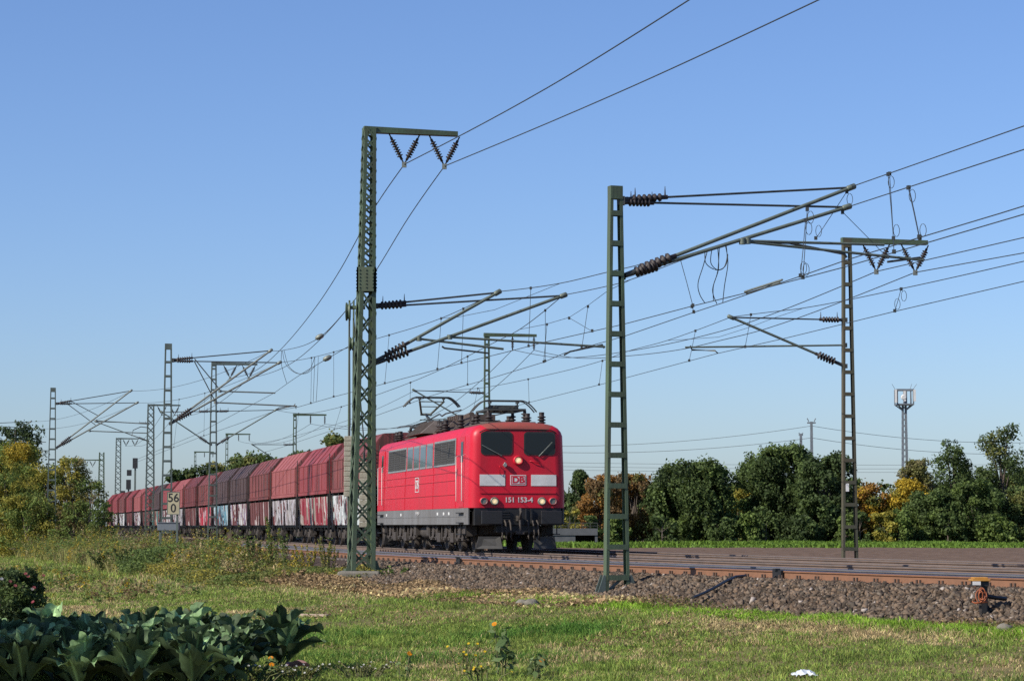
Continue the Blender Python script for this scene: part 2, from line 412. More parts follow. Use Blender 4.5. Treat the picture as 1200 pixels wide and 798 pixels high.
struct(grid_sheet('ground', axis(-4000, 4000, -34, 34, .5), axis(-1500, 6000, 8, 120, .5), ground_z, mat_ground()))

# ballast bed, one strip following the tracks
M['ballast'] = mat('ballast_bed', (.085, .062, .048), .95, col2=(.045, .033, .026), scale=22, amt=.6, bump=1.0, bscale=24, detail=6, spec=.1)
def ballast_bed():
    ss = np.concatenate([np.arange(-40, 130, 1.0), np.arange(130, 420, 6.)])
    V = []; F = []; k = 0
    prof = []
    for s in ss:
        o1 = float(off1(s))
        f = float(sstep(60, 68, s))
        pts = [(o1 - 3.55 + .6 * f, -.70), (o1 - 2.7 + .4 * f, -.46), (o1 - 1.75, -.235), (o1 - 1.2, -.20), (-2.0, -.20), (2.0, -.20), (5.4, -.20), (6.0, -.26), (8.2, -.95)]
        for j, (o, z) in enumerate(pts):
            x, y = trk(s, o); V.append((x, y, z + (random.random() - .5) * (.03 if 1 <= j <= 2 else .0)))
    n = 9
    for i in range(len(ss) - 1):
        for j in range(n - 1): F.append((i * n + j, i * n + j + 1, (i + 1) * n + j + 1, (i + 1) * n + j))
    return np_mesh('ballast_bed', np.array(V), np.array(F), M['ballast'], smooth=True)
struct(ballast_bed())

# loose stones on the near shoulder
def stones():
    N = 72000
    s = rng.uniform(20, 74, N); e = rng.uniform(-3.6, -.82, N)
    keep = (s < 61) | (rng.random(N) < np.clip(1 - (s - 61) / 9, 0, 1) * .7)
    s, e = s[keep], e[keep]; N = len(s)
    o = off1(s) + e
    ph = np.maximum(0, (S0 - s) / RC)
    t = np.where(s >= S0, s, S0 - (RC - o) * np.sin(ph)); d = np.where(s >= S0, D0 + o, D0 + RC - (RC - o) * np.cos(ph))
    x = -ST * t + CT * d; y = CT * t + ST * d
    z = np.interp(e, [-3.55, -2.7, -1.75, -1.2, 0], [-.68, -.46, -.235, -.20, -.20])
    base = np.array([[1, 0, 0], [-1, 0, 0], [0, 1, 0], [0, -1, 0], [0, 0, 1], [0, 0, -1]], float)
    # broken stone: an irregular 8-corner block
    cor = np.array([[sx, sy, sz] for sx in (-1, 1) for sy in (-1, 1) for sz in (-1, 1)], float)
    quad = np.array([[0, 1, 3, 2], [4, 6, 7, 5], [0, 4, 5, 1], [2, 3, 7, 6], [0, 2, 6, 4], [1, 5, 7, 3]])
    size = rng.uniform(.013, .039, (N, 1, 1)) * np.array([1.4, 1, .75])[None, None]
    P8 = cor[None] * (1 + rng.uniform(-.62, .45, (N, 8, 3))) * size
    q = rng.normal(size=(N, 4)); q /= np.linalg.norm(q, axis=1, keepdims=True)
    a, b, c, dd = q.T
    Rm = np.stack([np.stack([1 - 2 * (c * c + dd * dd), 2 * (b * c - a * dd), 2 * (b * dd + a * c)], -1),
                   np.stack([2 * (b * c + a * dd), 1 - 2 * (b * b + dd * dd), 2 * (c * dd - a * b)], -1),
                   np.stack([2 * (b * dd - a * c), 2 * (c * dd + a * b), 1 - 2 * (b * b + c * c)], -1)], 1)
    P8 = np.einsum('nij,nkj->nki', Rm, P8)
    P8 += np.stack([x, y, z + rng.uniform(-.005, .045, N) - .045 * sstep(-1.5, -1.0, e)], -1)[:, None]
    F = (quad[None] + 8 * np.arange(N)[:, None, None]).reshape(-1, 4)
    br = rng.uniform(.3, 1.35, (N, 1)) ** 1.1; mixv = rng.random((N, 1))
    col = (np.array([.150, .102, .066]) * mixv + np.array([.118, .096, .074]) * (1 - mixv)) * br * 1.0
    pale = rng.random(N) < .012; col[pale] = np.array([.36, .31, .27])
    ob = np_mesh('ballast_stones', P8.reshape(-1, 3), F, M['stone'], np.repeat(col, 8, 0))
    tag(ob, 'loose brown grey ballast stones on the track shoulder', 'gravel', kind='stuff')
stones()

# ploughed field beyond the tracks and a soil strip in the green verge
M['soil'] = mat('ploughed_soil', (.23, .155, .105), .95, col2=(.085, .055, .038), scale=1.1, amt=.9, bump=1.0, bscale=3.5, detail=8, spec=.1)
def field():
    V = []; F = []
    ys = np.concatenate([np.arange(30, 100, .8), np.arange(100, 206, 2.)]); us = np.linspace(0, 1, 110)
    Vs = []
    for y in ys:
        x0 = (D0 + 10.2 - ST * y) / CT + (0 if y > 62 else 0.02 * (62 - y) ** 1.5 * .3)
        if y > 150: x0 = x0 + (y - 150) * .2
        x1 = 60 + .35 * y
        xs = x0 + (x1 - x0) * us ** 1.3
        Vs.append(np.stack([xs, np.full_like(xs, y), np.zeros_like(xs)], -1))
    A = np.array(Vs); ny, nx = A.shape[:2]
    A[..., 2] = ground_z(A[..., 0], A[..., 1]) + .03 + .10 * fbm(A[..., 0] * 1.6, A[..., 1] * 1.1, 21)
    A[:, 0, 2] -= .3; A[-1, :, 2] -= .2; A[0, :, 2] -= .2; A[:, -1, 2] -= .2
    i = np.arange(nx * ny).reshape(ny, nx)
    F = np.stack([i[:-1, :-1], i[:-1, 1:], i[1:, 1:], i[1:, :-1]], -1).reshape(-1, 4)
    struct(np_mesh('ploughed_field', A.reshape(-1, 3), F, M['soil'], smooth=True))
    ys = np.array([214, 218, 222, 226.]); xs = np.linspace(-5, 24, 40)
    struct(grid_sheet('field_path', xs, ys, lambda X, Y: ground_z(X, Y) + np.where((Y > 215) & (Y < 225), .06, -.05), M['soil']))
field()

# ------------------------------------------------------------------ tracks
def rail_profile():   # half-ish profile, closed loop (offset across, z); top at 0
    return [(-.07, -.17), (.07, -.17), (.07, -.155), (.012, -.135), (.010, -.05), (.035, -.035), (.036, -.008), (.026, 0), (-.026, 0), (-.036, -.008), (-.035, -.035), (-.010, -.05), (-.012, -.135), (-.07, -.155)]
def rail(parent, ofs, s0, s1, side, mt='rail_grey'):
    mb = MB(); pr = rail_profile(); n = len(pr)
    ss = np.concatenate([np.arange(s0, 150, 1.5), np.arange(150, s1, 8.)]) if s1 > 150 else np.arange(s0, s1, 1.5)
    V = []
    for s in ss:
        for (a, z) in pr:
            x, y = trk(s, float(ofs(s)) + side + a); V.append((x, y, z))
    F = []; mi = []
    for i in range(len(ss) - 1):
        for j in range(n):
            F.append((i * n + j, i * n + (j + 1) % n, (i + 1) * n + (j + 1) % n, (i + 1) * n + j)); mi.append(1 if j in (6, 7, 8) else 0)
    mb.v = V; mb.f = F; mb.m = mi; mb.sm = [False] * len(F)
    mb.build('rail', [M[mt], M['rail_top_dull' if mt == 'rail_brown' else 'rail_top']], parent)
def sleeper_mesh():
    mb = MB(); mb.box((-.13, -1.3, -.36), (.13, 1.3, -.178)); sl_ = mb
    return sl_
def track(label, ofs, s0, s1, sa, sb, clips=True):
    root = empty('railway_track'); tag(root, label, 'railway track', 'parallel railway tracks')
    rail(root, ofs, s0, s1, -.755, 'rail_side' if clips else 'rail_brown'); rail(root, ofs, s0, s1, .755, 'rail_grey' if clips else 'rail_brown')
    proto = sleeper_mesh().build('sleeper', M['sleeper'], root)
    pcs = []
    for sd in (-.755, .755):
        mbc = MB()
        for q in (-1, 1):
            mbc.box((-.10, sd + q * .085 - .035, -.178), (.10, sd + q * .085 + .035, -.145))
            mbc.tube((-.05, sd + q * .09, -.15), (-.05, sd + q * .09, -.085), .022, n=6)
            mbc.tube((.05, sd + q * .09, -.15), (.05, sd + q * .09, -.085), .022, n=6)
        mbc.box((-.11, sd - .125, -.1785), (.11, sd + .125, -.168)); pcs.append(mbc.build('rail_fastening', M['clip'], proto))
    k = 0
    for s in np.arange(sa, sb, .63):
        if k >= 100: break
        x, y = trk(s, float(ofs(s))); ux, uy = trk_dir(s)
        if k == 0: o = proto
        else:
            o = proto.copy(); COL.objects.link(o)
            for pc in pcs: c = pc.copy(); COL.objects.link(c); c.parent = o
        o.location = (x, y, 0); o.rotation_euler = (0, 0, math.atan2(uy, ux)); k += 1
    # the sleepers farther off, one mesh
    mb = MB()
    for s in np.concatenate([np.arange(s0, sa - .3, .63), np.arange(sa + .63 * k, min(s1, 170), .63)]):
        x, y = trk(s, float(ofs(s))); ux, uy = trk_dir(s); n_ = trk_n(s)
        mb.bar(Vector((x, y, -.27)) - Vector((n_[0], n_[1], 0)) * 1.3, Vector((x, y, -.27)) + Vector((n_[0], n_[1], 0)) * 1.3, .26, .184)
    far = mb.build('distant_sleepers', M['sleeper'], root); far['kind'] = 'stuff'
    return root
t1 = track('nearest railway track with rusty brown rail above the ballast shoulder', off1, -40, 400, 28, 91)
t2 = track('middle railway track carrying the red locomotive and hopper train', lambda s: 0.0, -40, 420, 30, 93, False)
t3 = track('farthest railway track next to the ploughed field', lambda s: 4.0, -40, 420, 32, 95, False)
# rail joints on the near rail
for (px, s_) in ((912, None), (540, None)):
    mb = MB()
    best = min(np.arange(30, 80, .1), key=lambda s: abs((600 + FPX * trk(s, float(off1(s)) - .755)[0] / trk(s, float(off1(s)) - .755)[1]) - px))
    x, y = trk(best, float(off1(best)) - .755 - .06); ux, uy = trk_dir(best); u3 = Vector((ux, uy, 0)); c = Vector((x, y, 0)); n3 = Vector((*trk_n(best), 0))
    mb.bar(c + u3 * .16 - Vector((0, 0, .08)), c - u3 * .16 - Vector((0, 0, .08)), .06, .16)
    mb.bar(c + u3 * .05 - n3 * .03 + Vector((0, 0, .015)), c - u3 * .05 - n3 * .03 + Vector((0, 0, .015)), .10, .03)
    mb.path([c - n3 * .05 - Vector((0, 0, .1)), c - n3 * .16 - Vector((0, 0, .2)), c - n3 * .5 - Vector((0, 0, .2))], .02)
    mb.build('rail_joint', M['black'], t1)

# ================================================================== LOCOMOTIVE
HL = 9.15
def side_y(z): return 1.43 - .055 * max(0, min(1, (z - 1.82) / 1.73))
def rr_prism(mb, X, end, y0, y1, z0, z1, r, d0, d1):
    """rounded rectangle standing in the front, thickness d0..d1"""
    pts = []
    for (cy, cz, a0) in ((y1 - r, z1 - r, 0), (y0 + r, z1 - r, 90), (y0 + r, z0 + r, 180), (y1 - r, z0 + r, 270)):
        for k in range(6): a = R_(a0 + 18 * k); pts.append((cy + r * math.cos(a), cz + r * math.sin(a)))
    n = len(pts); vs = [(X + end * d0, y, z) for y, z in pts] + [(X + end * d1, y, z) for y, z in pts]
    fs = [tuple(range(n))[::-1], tuple(range(n, 2 * n))] + [(i, (i + 1) % n, n + (i + 1) % n, n + i) for i in range(n)]
    if end < 0: fs = [f[::-1] for f in fs]
    mb.add(vs, fs)
def loco():
    t = 71.85 + HL; x, y = from_td(t, D0 + .14)
    root = empty('electric_locomotive', (x, y, 0), math.atan2(-CT, ST))
    tag(root, 'red electric locomotive with white front panels heading the hopper train', 'locomotive')
    root.scale = (1, 1.05, 1)
    # ---- body shell
    prof = [(1.43, 1.365), (1.43, 1.82), (side_y(2.6), 2.6), (side_y(3.3), 3.3), (1.375, 3.55), (1.33, 3.68), (1.24, 3.79), (1.08, 3.88), (.8, 3.94), (.4, 3.97), (0, 3.98)]
    full = [(-a, z) for a, z in prof] + [(a, z) for a, z in prof[::-1][1:]]
    r = .30
    st = []
    for a in (0, .02, .06, .12, .2, .3):
        i_ = r - math.sqrt(max(0, r * r - (r - a) ** 2)); st.append((a, i_))
    xs = [(HL - a, i) for a, i in st] + [(-HL + a, i) for a, i in st[::-1]]
    mb = MB(); n = len(full); V = []
    for xx, i in xs:
        for (yy, z) in full:
            sgn = 1 if yy > 0 else -1
            y2 = sgn * max(0, abs(yy) - i * min(1, abs(yy) / 1.1)); z2 = z - (i * .75 * sstep(3.3, 3.9, z))
            V.append((xx, y2, float(z2)))
    F = []; mi = []
    for k in range(len(xs) - 1):
        for j in range(n - 1):
            F.append((k * n + j, k * n + j + 1, (k + 1) * n + j + 1, (k + 1) * n + j))
            zc = full[j][1] + full[j + 1][1]; mi.append(1 if zc > 7.76 else 0)
        F.append((k * n + n - 1, k * n, (k + 1) * n, (k + 1) * n + n - 1)); mi.append(0)
    F.append(tuple(range(n))[::-1]); mi.append(0); F.append(tuple((len(xs) - 1) * n + j for j in range(n))); mi.append(0)
    mb.v = V; mb.f = F; mb.m = mi; mb.sm = [True] * (len(F) - 2) + [False, False]
    bo = mb.build('body_shell', [M['red'], M['red_dull']], root)
    bo.data.polygons.foreach_set('use_smooth', mb.sm)
    es = bo.modifiers.new('edges', 'EDGE_SPLIT'); es.split_angle = R_(40)
    # beads, seams and the ledge round the lower front
    mb = MB()
    for sg in (-1, 1):
        for z in (2.50, 2.24, 1.80):
            yy = sg * side_y(z); mb.box((-HL + .45, min(yy, yy + sg * .018), z - .012), (HL - 2.35, max(yy, yy + sg * .018), z + .012))
        for s in (2.3, 6.25, 11.8, 16.4):
            for z0, z1 in ((1.37, 1.79), (1.82, 2.23), (2.26, 2.49), (2.52, 3.55)):
                a, b_ = side_y(z0), side_y(z1)
                mb.bar((HL - s, sg * (a - .002), z0), (HL - s, sg * (b_ - .002), z1), .03, .02, up=(1, 0, 0))
    mb.box((HL - .004, -1.12, 1.80), (HL + .022, 1.12, 1.845))
    mb.build('panel_bead', M['red'], root)
    mb = MB()
    for sg in (-1, 1):
        mb.box((-HL + .3, sg * 1.405 - .02, .86), (HL - .28, sg * 1.405 + .02, 1.362))
        mb.box((-HL + .35, sg * 1.43 - .004 , 1.10), (HL - .6, sg * 1.43 + .004, 1.112))
    sk = mb.build('side_skirt', M['skirt'], root)
    text_obj('151 153-4', .17, M['white_clean'], sk, (HL - 9.2, -1.436, 1.23), SIDE, 'skirt_number')
    mb = MB(); 
    for s in (3.4, 4.3, 5.4, 12.6, 15.8): mb.box((HL - s - .12, -1.435, 1.16), (HL - s + .12, -1.428, 1.25))
    mb.build('small_notice', M['white'], sk)
    # ---- side windows and grilles, both sides
    def panel(mb, s0, s1, z0, z1, sg, out=.02, mi=0):
        a, b_ = side_y(z0), side_y(z1); x0, x1 = HL - s1, HL - s0
        vs = [(x0, sg * (a - .03), z0), (x1, sg * (a - .03), z0), (x1, sg * (b_ - .03), z1), (x0, sg * (b_ - .03), z1),
              (x0, sg * (a + out), z0), (x1, sg * (a + out), z0), (x1, sg * (b_ + out), z1), (x0, sg * (b_ + out), z1)]
        mb.add(vs, [(0, 1, 2, 3), (7, 6, 5, 4), (0, 4, 5, 1), (1, 5, 6, 2), (2, 6, 7, 3), (3, 7, 4, 0)], mi)
    for sg in (-1, 1):
        for (s0, s1, kk) in ((2.42, 6.2, 3), (11.65, 15.6, 3)):
            mb = MB(); panel(mb, s0, s1, 2.72, 3.55, sg, .018); g = mb.build('ventilation_grille', M['alu'], root)
            mb = MB(); ww = (s1 - s0 - .16) / kk
            for k in range(kk):
                a0 = s0 + .08 + k * ww + .04
                for q in range(9):
                    z0 = 2.785 + q * .08; panel(mb, a0, a0 + ww - .08, z0, z0 + .055, sg, .032)
                panel(mb, a0, a0 + ww - .08, 2.78, 3.49, sg, .022)
            mb.build('louvre_panel', M['louvre'], g)
        for k in range(4):
            a0 = 6.45 + k * 1.29
            mb = MB(); panel(mb, a0, a0 + 1.12, 2.72, 3.53, sg, .018); wd = mb.build('side_window', M['alu'], root)
            mb = MB(); panel(mb, a0 + .07, a0 + 1.05, 2.79, 3.46, sg, .024); mb.build('pane', M['sideglass'], wd)
        # cab doors
        for (s0, s1) in ((.95, 1.75), (2 * HL - 1.75, 2 * HL - .95)):
            mb = MB(); panel(mb, s0, s1, 1.40, 3.56, sg, .012); dr = mb.build('cab_door', M['red'], root)
            mb = MB(); panel(mb, s0 + .22, s1 - .2, 2.78, 3.40, sg, .02); mb.build('door_window', M['glass'], dr)
            for q in (s0 - .06, s1 + .06):
                mb = MB(); yo = sg * (1.43 + .07)
                mb.path([(HL - q, sg * 1.41, 1.55), (HL - q, yo, 1.58), (HL - q, yo, 2.95), (HL - q, sg * 1.39, 3.0)], .012)
                mb.build('handrail', M['alu'], dr)
            mb = MB()
            for z in (.55, .9, 1.2): mb.box((HL - s1, sg * 1.40 - .12, z), (HL - s0, sg * 1.40 + .06, z + .03))
            mb.box((HL - s1, sg * 1.36 - .015, .55), (HL - s1 + .03, sg * 1.36 + .015, 1.23)); mb.box((HL - s0 - .03, sg * 1.36 - .015, .55), (HL - s0, sg * 1.36 + .015, 1.23))
            mb.build('cab_step', M['black'], root)
    # small logo on the side
    mb = MB(); a = HL - 9.3
    for (x0, x1, z0, z1) in ((a - .35, a + .35, 2.43, 2.45), (a - .35, a + .35, 1.955, 1.975), (a - .35, a - .33, 1.975, 2.43), (a + .33, a + .35, 1.975, 2.43)):
        mb.box((x0, -1.440, z0), (x1, -1.42, z1))
    lg = mb.build('side_emblem', M['white_clean'], root)
    text_obj('DB', .42, M['white_clean'], lg, (a, -1.432, 2.2), SIDE, 'emblem_letters', .006, 1.0, .0)
    # ---- front
    for end in (1, -1):
        X = end * HL
        def fb(mb, y0, y1, z0, z1, d0, d1, mi=0):
            lo, hi = (X + d0, X + d1) if end > 0 else (X - d1, X - d0)
            mb.box((lo, y0, z0), (hi, y1, z1), mi)
        for sg in (-1, 1):
            y0, y1 = (.17, 1.10) if sg > 0 else (-1.10, -.17)
            mb = MB(); rr_prism(mb, X, end, y0, y1, 2.96, 3.67, .11, -.03, .018); wd = mb.build('cab_window', M['rubber'], root)
            mb = MB(); rr_prism(mb, X, end, y0 + .04, y1 - .04, 3.00, 3.63, .085, -.02, .022); mb.build('windscreen', M['glass'], wd)
            mb = MB(); yb = sg * .62 + (.0 if sg < 0 else -.2)
            if sg < 0: p0, p1 = (X + end * .05, -.50, 2.94), (X + end * .06, -1.08, 3.26)
            else: p0, p1 = (X + end * .05, .62, 2.94), (X + end * .06, 1.0, 3.36)
            mb.tube(p0, p1, .014, n=6); m_ = Vector(p0).lerp(Vector(p1), .6); mb.bar(m_.lerp(Vector(p0), .5), p1, .03, .02)
            mb.tube((X - end * .02, p0[1], 2.94), p0, .02, n=6); mb.build('wiper', M['galv'], wd)
            y0, y1 = (.385, 1.13) if sg > 0 else (-1.13, -.385)
            mb = MB(); fb(mb, y0, y1, 2.03, 2.37, -.02, .012); mb.build('white_front_panel', M['white'], root)
            for (yc, lit) in ((.70, True), (1.02, False)):
                mb = MB(); c0 = Vector((X - end * .05, sg * yc, 1.565)); c1 = Vector((X + end * (.07 if lit else .10), sg * yc, 1.565))
                mb.lathe(c0, c1, [(0, .125), (.8, .125), (1, .11), (1, .085), (.75, .08)], 20)
                h = mb.build('headlight', M['galv'] if lit else M['red'], root)
                mb = MB(); mb.lathe(c0.lerp(c1, .7), c0.lerp(c1, .86), [(0, .085), (.6, .085), (1, .04)], 20); mb.build('lamp_glass', M['lamp'] if lit else M['lamp_off'], h)
                if not lit:
                    mb = MB(); mb.lathe(c0.lerp(c1, .9), c1 + Vector((end * .01, 0, 0)), [(0, .105), (1, .105), (1, .09), (.2, .09)], 20); mb.build('lamp_rim', M['galv'], h)
        mb = MB(); c0 = Vector((X - end * .05, 0, 2.80)); c1 = Vector((X + end * .09, 0, 2.80))
        mb.lathe(c0, c1, [(0, .15), (.75, .15), (1, .125), (1, .105), (.7, .1)], 20); h = mb.build('headlight', M['red'], root)
        mb = MB(); mb.lathe(c0.lerp(c1, .7), c0.lerp(c1, .88), [(0, .09), (.6, .09), (1, .04)], 20); mb.build('lamp_glass', M['lamp'], h)
        # brow over the windows, sockets, hooks
        mb = MB(); pts = []
        for k in range(25):
            f = -1 + 2 * k / 24; yy = f * 1.14; zz = 3.735 - .10 * max(0, abs(f) - .86) / .14
            pts.append((X + end * .012, yy, zz))
        mb.path(pts, .018, 6); mb.build('rain_gutter', M['black'], root)
        mb = MB(); mb.lathe((X, -.40, 2.66), (X + end * .12, -.40, 2.66), [(0, .05), (.7, .06), (1, .05)], 10); mb.tube((X + end * .08, -.40, 2.6), (X + end * .08, -.40, 2.74), .03)
        mb.build('socket', M['alu'], root)
        mb = MB(); mb.path([(X, -.55, 2.62), (X + end * .06, -.55, 2.62), (X + end * .06, -.55, 2.40), (X, -.55, 2.40)], .014); mb.path([(X, .35, 2.78), (X + end * .06, .4, 2.78), (X + end * .06, .6, 2.72), (X, .62, 2.72)], .014)
        mb.build('handrail', M['red'], root)
        # emblem and running number
        mb = MB(); fb(mb, -.235, .235, 2.05, 2.36, -.02, .014); em = mb.build('emblem_plate', M['white_clean'], root)
        mb = MB()
        for (y0, y1, z0, z1) in ((-.21, .21, 2.315, 2.335), (-.21, .21, 2.075, 2.095), (-.21, -.19, 2.095, 2.315), (.19, .21, 2.095, 2.315)): fb(mb, y0, y1, z0, z1, .0, .019)
        mb.build('emblem_border', M['red'], em)
        rt = FRONT if end > 0 else (math.pi / 2, 0, -math.pi / 2)
        text_obj('DB', .27, M['red'], em, (X + end * .016, 0, 2.205), rt, 'emblem_letters', .004, 1.0, .008)
        text_obj('151 153-4', .215, M['white_clean'], root, (X + end * .006, 0.02, 1.60), rt, 'running_number', .004, .95, .004)
        # buffer beam and what hangs from it
        mb = MB(); fb(mb, -1.28, 1.28, .84, 1.362, -.55, -.02); fb(mb, -.62, .62, .62, .84, -.5, -.10)
        for k in range(5): fb(mb, -.52, -.22, .92 + k * .075, .95 + k * .075, -.02, .03)
        fb(mb, .2, .26, .86, 1.33, -.02, .05); fb(mb, .36, .42, .86, 1.33, -.02, .05)
        mb.build('buffer_beam', M['black'], root, bevel=.01)
        for sg in (-1, 1):
            mb = MB(); mb.tube((X, sg * .875, 1.07), (X + end * .52, sg * .875, 1.07), .11, n=14); mb.tube((X, sg * .875, 1.07), (X + end * .25, sg * .875, 1.07), .15, n=14)
            yb0, yb1 = sg * .875 - .31, sg * .875 + .31
            lo, hi = (X + .50, X + .56) if end > 0 else (X - .56, X - .50)
            mb.box((lo, yb0, .87), (hi, yb1, 1.27)); mb.build('buffer', M['black'], root, bevel=.02)
        mb = MB(); mb.bar((X - end * .05, 0, 1.05), (X + end * .28, 0, 1.05), .12, .16); mb.path([(X + end * .28, 0, 1.05), (X + end * .36, 0, 1.12), (X + end * .40, 0, 1.25), (X + end * .32, 0, 1.33)], .045)
        mb.path([(X + end * .30, 0, 1.0), (X + end * .33, 0, .8), (X + end * .28, 0, .58)], .04); mb.bar((X + end * .28, -.12, .62), (X + end * .28, .12, .62), .06, .10)
        mb.build('coupling_hook', M['bogie'], root)
        for yy in (-.52, -.40, -.26, .26, .42, .55):
            mb = MB(); mb.path([(X + end * .02, yy, .98), (X + end * .16, yy, .90), (X + end * .20, yy + .02, .62), (X + end * .13, yy + .05, .40), (X + end * .02, yy + .04, .52)], .028); mb.build('brake_hose', M['bogie'], root)
        for sg in (-1, 1):
            mb = MB()
            vs = [(X - end * .12, sg * .50, .50), (X - end * .18, sg * 1.12, .50), (X - end * .25, sg * 1.20, .13), (X + end * .02, sg * .46, .13)]
            th = [(v[0] - end * .04, v[1], v[2]) for v in vs]
            fs = [(0, 1, 2, 3), (7, 6, 5, 4), (0, 4, 5, 1), (1, 5, 6, 2), (2, 6, 7, 3), (3, 7, 4, 0)]
            mb.add(vs + th, fs); mb.build('rail_guard', M['guard'], root)
    # ---- running gear: two six-wheel bogies
    for bx in (-4.45, 4.45):
        mb = MB()
        for sg in (-1, 1):
            mb.box((bx - 3.4, sg * 1.02 - .06, .52), (bx + 3.4, sg * 1.02 + .06, .80))
            for ax in (-2.3, 0, 2.3):
                mb.box((bx + ax - .22, sg * 1.16 - .08, .45), (bx + ax + .22, sg * 1.16 + .08, .82))
                mb.tube((bx + ax, sg * 1.1, .62), (bx + ax, sg * 1.29, .62), .17, n=12)
                for q in (-.42, .42):
                    mb.lathe((bx + ax + q, sg * 1.18, .42), (bx + ax + q, sg * 1.18, .86), [(i / 10, .095 if i % 2 else .075) for i in range(11)], 10)
                    mb.box((bx + ax + q - .13, sg * 1.18 - .11, .36), (bx + ax + q + .13, sg * 1.18 + .11, .42))
            for q in (-1.15, 1.15):
                mb.box((bx + q - .30, sg * 1.22 - .10, .30), (bx + q + .25, sg * 1.22 + .10, .60)); mb.bar((bx + q, sg * 1.2, .3), (bx + q + .2, sg * 1.2, .86), .1, .08)
            for q in (-3.2, 3.2):
                mb.box((bx + q - .20, sg * 1.2 - .12, .50), (bx + q + .20, sg * 1.2 + .12, .90)); mb.tube((bx + q, sg * 1.0, .5), (bx + q - .15 * (1 if q < 0 else -1), sg * .78, .12), .025)
            for ax in (-3.0, -1.6, -.75, .75, 1.6, 3.0): mb.tube((bx + ax, sg * 1.27, .40), (bx + ax, sg * 1.27, .85), .03, n=6)
            mb.tube((bx - 3.2, sg * 1.25, .44), (bx + 3.2, sg * 1.25, .44), .022, n=6)
        mb.box((bx - 3.3, -.9, .55), (bx + 3.3, .9, .84))
        bg_ = mb.build('bogie', M['bogie'], root, bevel=.012)
        for ax in (-2.3, 0, 2.3):
            for sg in (-1, 1):
                mb = MB(); mb.lathe((bx + ax, sg * .70, .625), (bx + ax, sg * .84, .625), [(0, .66), (.25, .655), (.3, .625), (1, .62), (1, .52), (.85, .50), (.85, .14), (1.2, .12)], 28)
                mb.build('wheel', M['bogie'], bg_)
            mb = MB(); mb.tube((bx + ax, -.7, .625), (bx + ax, .7, .625), .09, n=10); mb.build('axle', M['bogie'], bg_)
    mb = MB(); mb.tube((-.75, -1.0, .62), (.75, -1.0, .62), .22, n=16); mb.tube((-.75, 1.0, .62), (.75, 1.0, .62), .22, n=16); mb.box((-.9, -.9, .4), (.9, .9, .86))
    mb.build('air_tank', M['bogie'], root)
    # ---- roof
    mb = MB(); mb.box((-HL + 1.0, -.72, 3.95), (HL - .9, .72, 4.015)); mb.build('roof_deck', M['roof_dark'], root, bevel=.02)
    def hood(x0, x1, wb, wt, h, name, ribs, m_):
        mb = MB(); z0 = 4.0
        vs = [(x0, -wb, z0), (x1, -wb, z0), (x1, wb, z0), (x0, wb, z0), (x0 + .25, -wt, z0 + h), (x1 - .25, -wt, z0 + h), (x1 - .25, wt, z0 + h), (x0 + .25, wt, z0 + h)]
        mb.add(vs, [(0, 3, 2, 1), (4, 5, 6, 7), (0, 1, 5, 4), (1, 2, 6, 5), (2, 3, 7, 6), (3, 0, 4, 7)])
        for k in range(ribs):
            f = (k + .5) / ribs; xx = x0 + .3 + (x1 - x0 - .6) * f
            for sg in (-1, 1): mb.bar((xx, sg * wb, z0), (xx, sg * wt, z0 + h + .02), .05, .03, up=(1, 0, 0))
            mb.bar((xx, -wt, z0 + h + .01), (xx, wt, z0 + h + .01), .05, .03)
        return mb.build(name, m_, root)
    hood(-4.6, -1.2, 1.12, .62, .44, 'roof_hood', 9, M['hood'])
    hood(-.6, 1.8, .85, .5, .36, 'roof_hood', 5, M['roof_dark'])
    hood(2.6, 4.4, .75, .45, .22, 'roof_hood', 4, M['hood'])
    for (xx, yy, hh) in ((-8.0, -.85, .46), (-7.3, -.85, .46), (-8.0, .75, .46), (-7.3, .75, .46), (-1.0, -.55, .62), (.9, -.80, .46), (1.9, -.85, .5), (2.6, .6, .46), (4.3, -.80, .55), (4.2, .75, .5), (5.1, .55, .5), (5.1, -.55, .5), (7.7, .58, .46), (7.85, .98, .5), (7.7, -.58, .46)):
        mb = MB(); z0 = 3.93; mb.insulator((xx, yy, z0), (xx, yy, z0 + hh * .68), .13, 3, 0, .075); mb.tube((xx, yy, z0 + hh * .66), (xx, yy, z0 + hh * .8), .08, n=10)
        mb.build('roof_insulator', M['insul'], root)
    mb = MB()
    mb.path([(-8.0, -.85, 4.46), (-7.3, -.85, 4.47), (-6.0, -.6, 4.47), (-4.6, -.4, 4.55), (-1.0, -.55, 4.66), (.9, -.8, 4.50), (1.9, -.85, 4.54), (4.3, -.8, 4.55)], .025)
    mb.path([(2.6, .6, 4.47), (4.2, .75, 4.5), (5.1, .55, 4.5)], .022); mb.build('roof_conductor', M['dark_tube'], root)
    mb = MB()
    for k in range(6): mb.box((-.3 + k * .35, -.42, 4.36), (-.12 + k * .35, .42, 4.52))
    mb.box((2.7, -.5, 4.22), (4.2, .3, 4.42)); mb.tube((1.2, -.2, 4.40), (2.9, -.2, 4.46), .10, n=12); mb.build('roof_switchgear', M['roof_dark'], root)
    # pantographs
    def panto(xb, raised, name='pantograph'):
        pr = MB(); z0 = 4.42
        pr.bar((xb - .95, 0, z0 + .01), (xb + .95, 0, z0 + .01), .08, .06); fr = pr.build(name, M['dark_tube'], root)
        for (dx, dy) in ((-.9, -.55), (-.9, .55), (.9, -.55), (.9, .55)): pr = MB(); pr.insulator((xb + dx, dy, 3.98), (xb + dx, dy, z0 - .03), .11, 3, 0, .05); pr.build('base_insulator', M['insul'], fr)
        mb = MB(); 
        for sg in (-1, 1): mb.bar((xb - .95, sg * .55, z0), (xb + .95, sg * .55, z0), .06, .06)
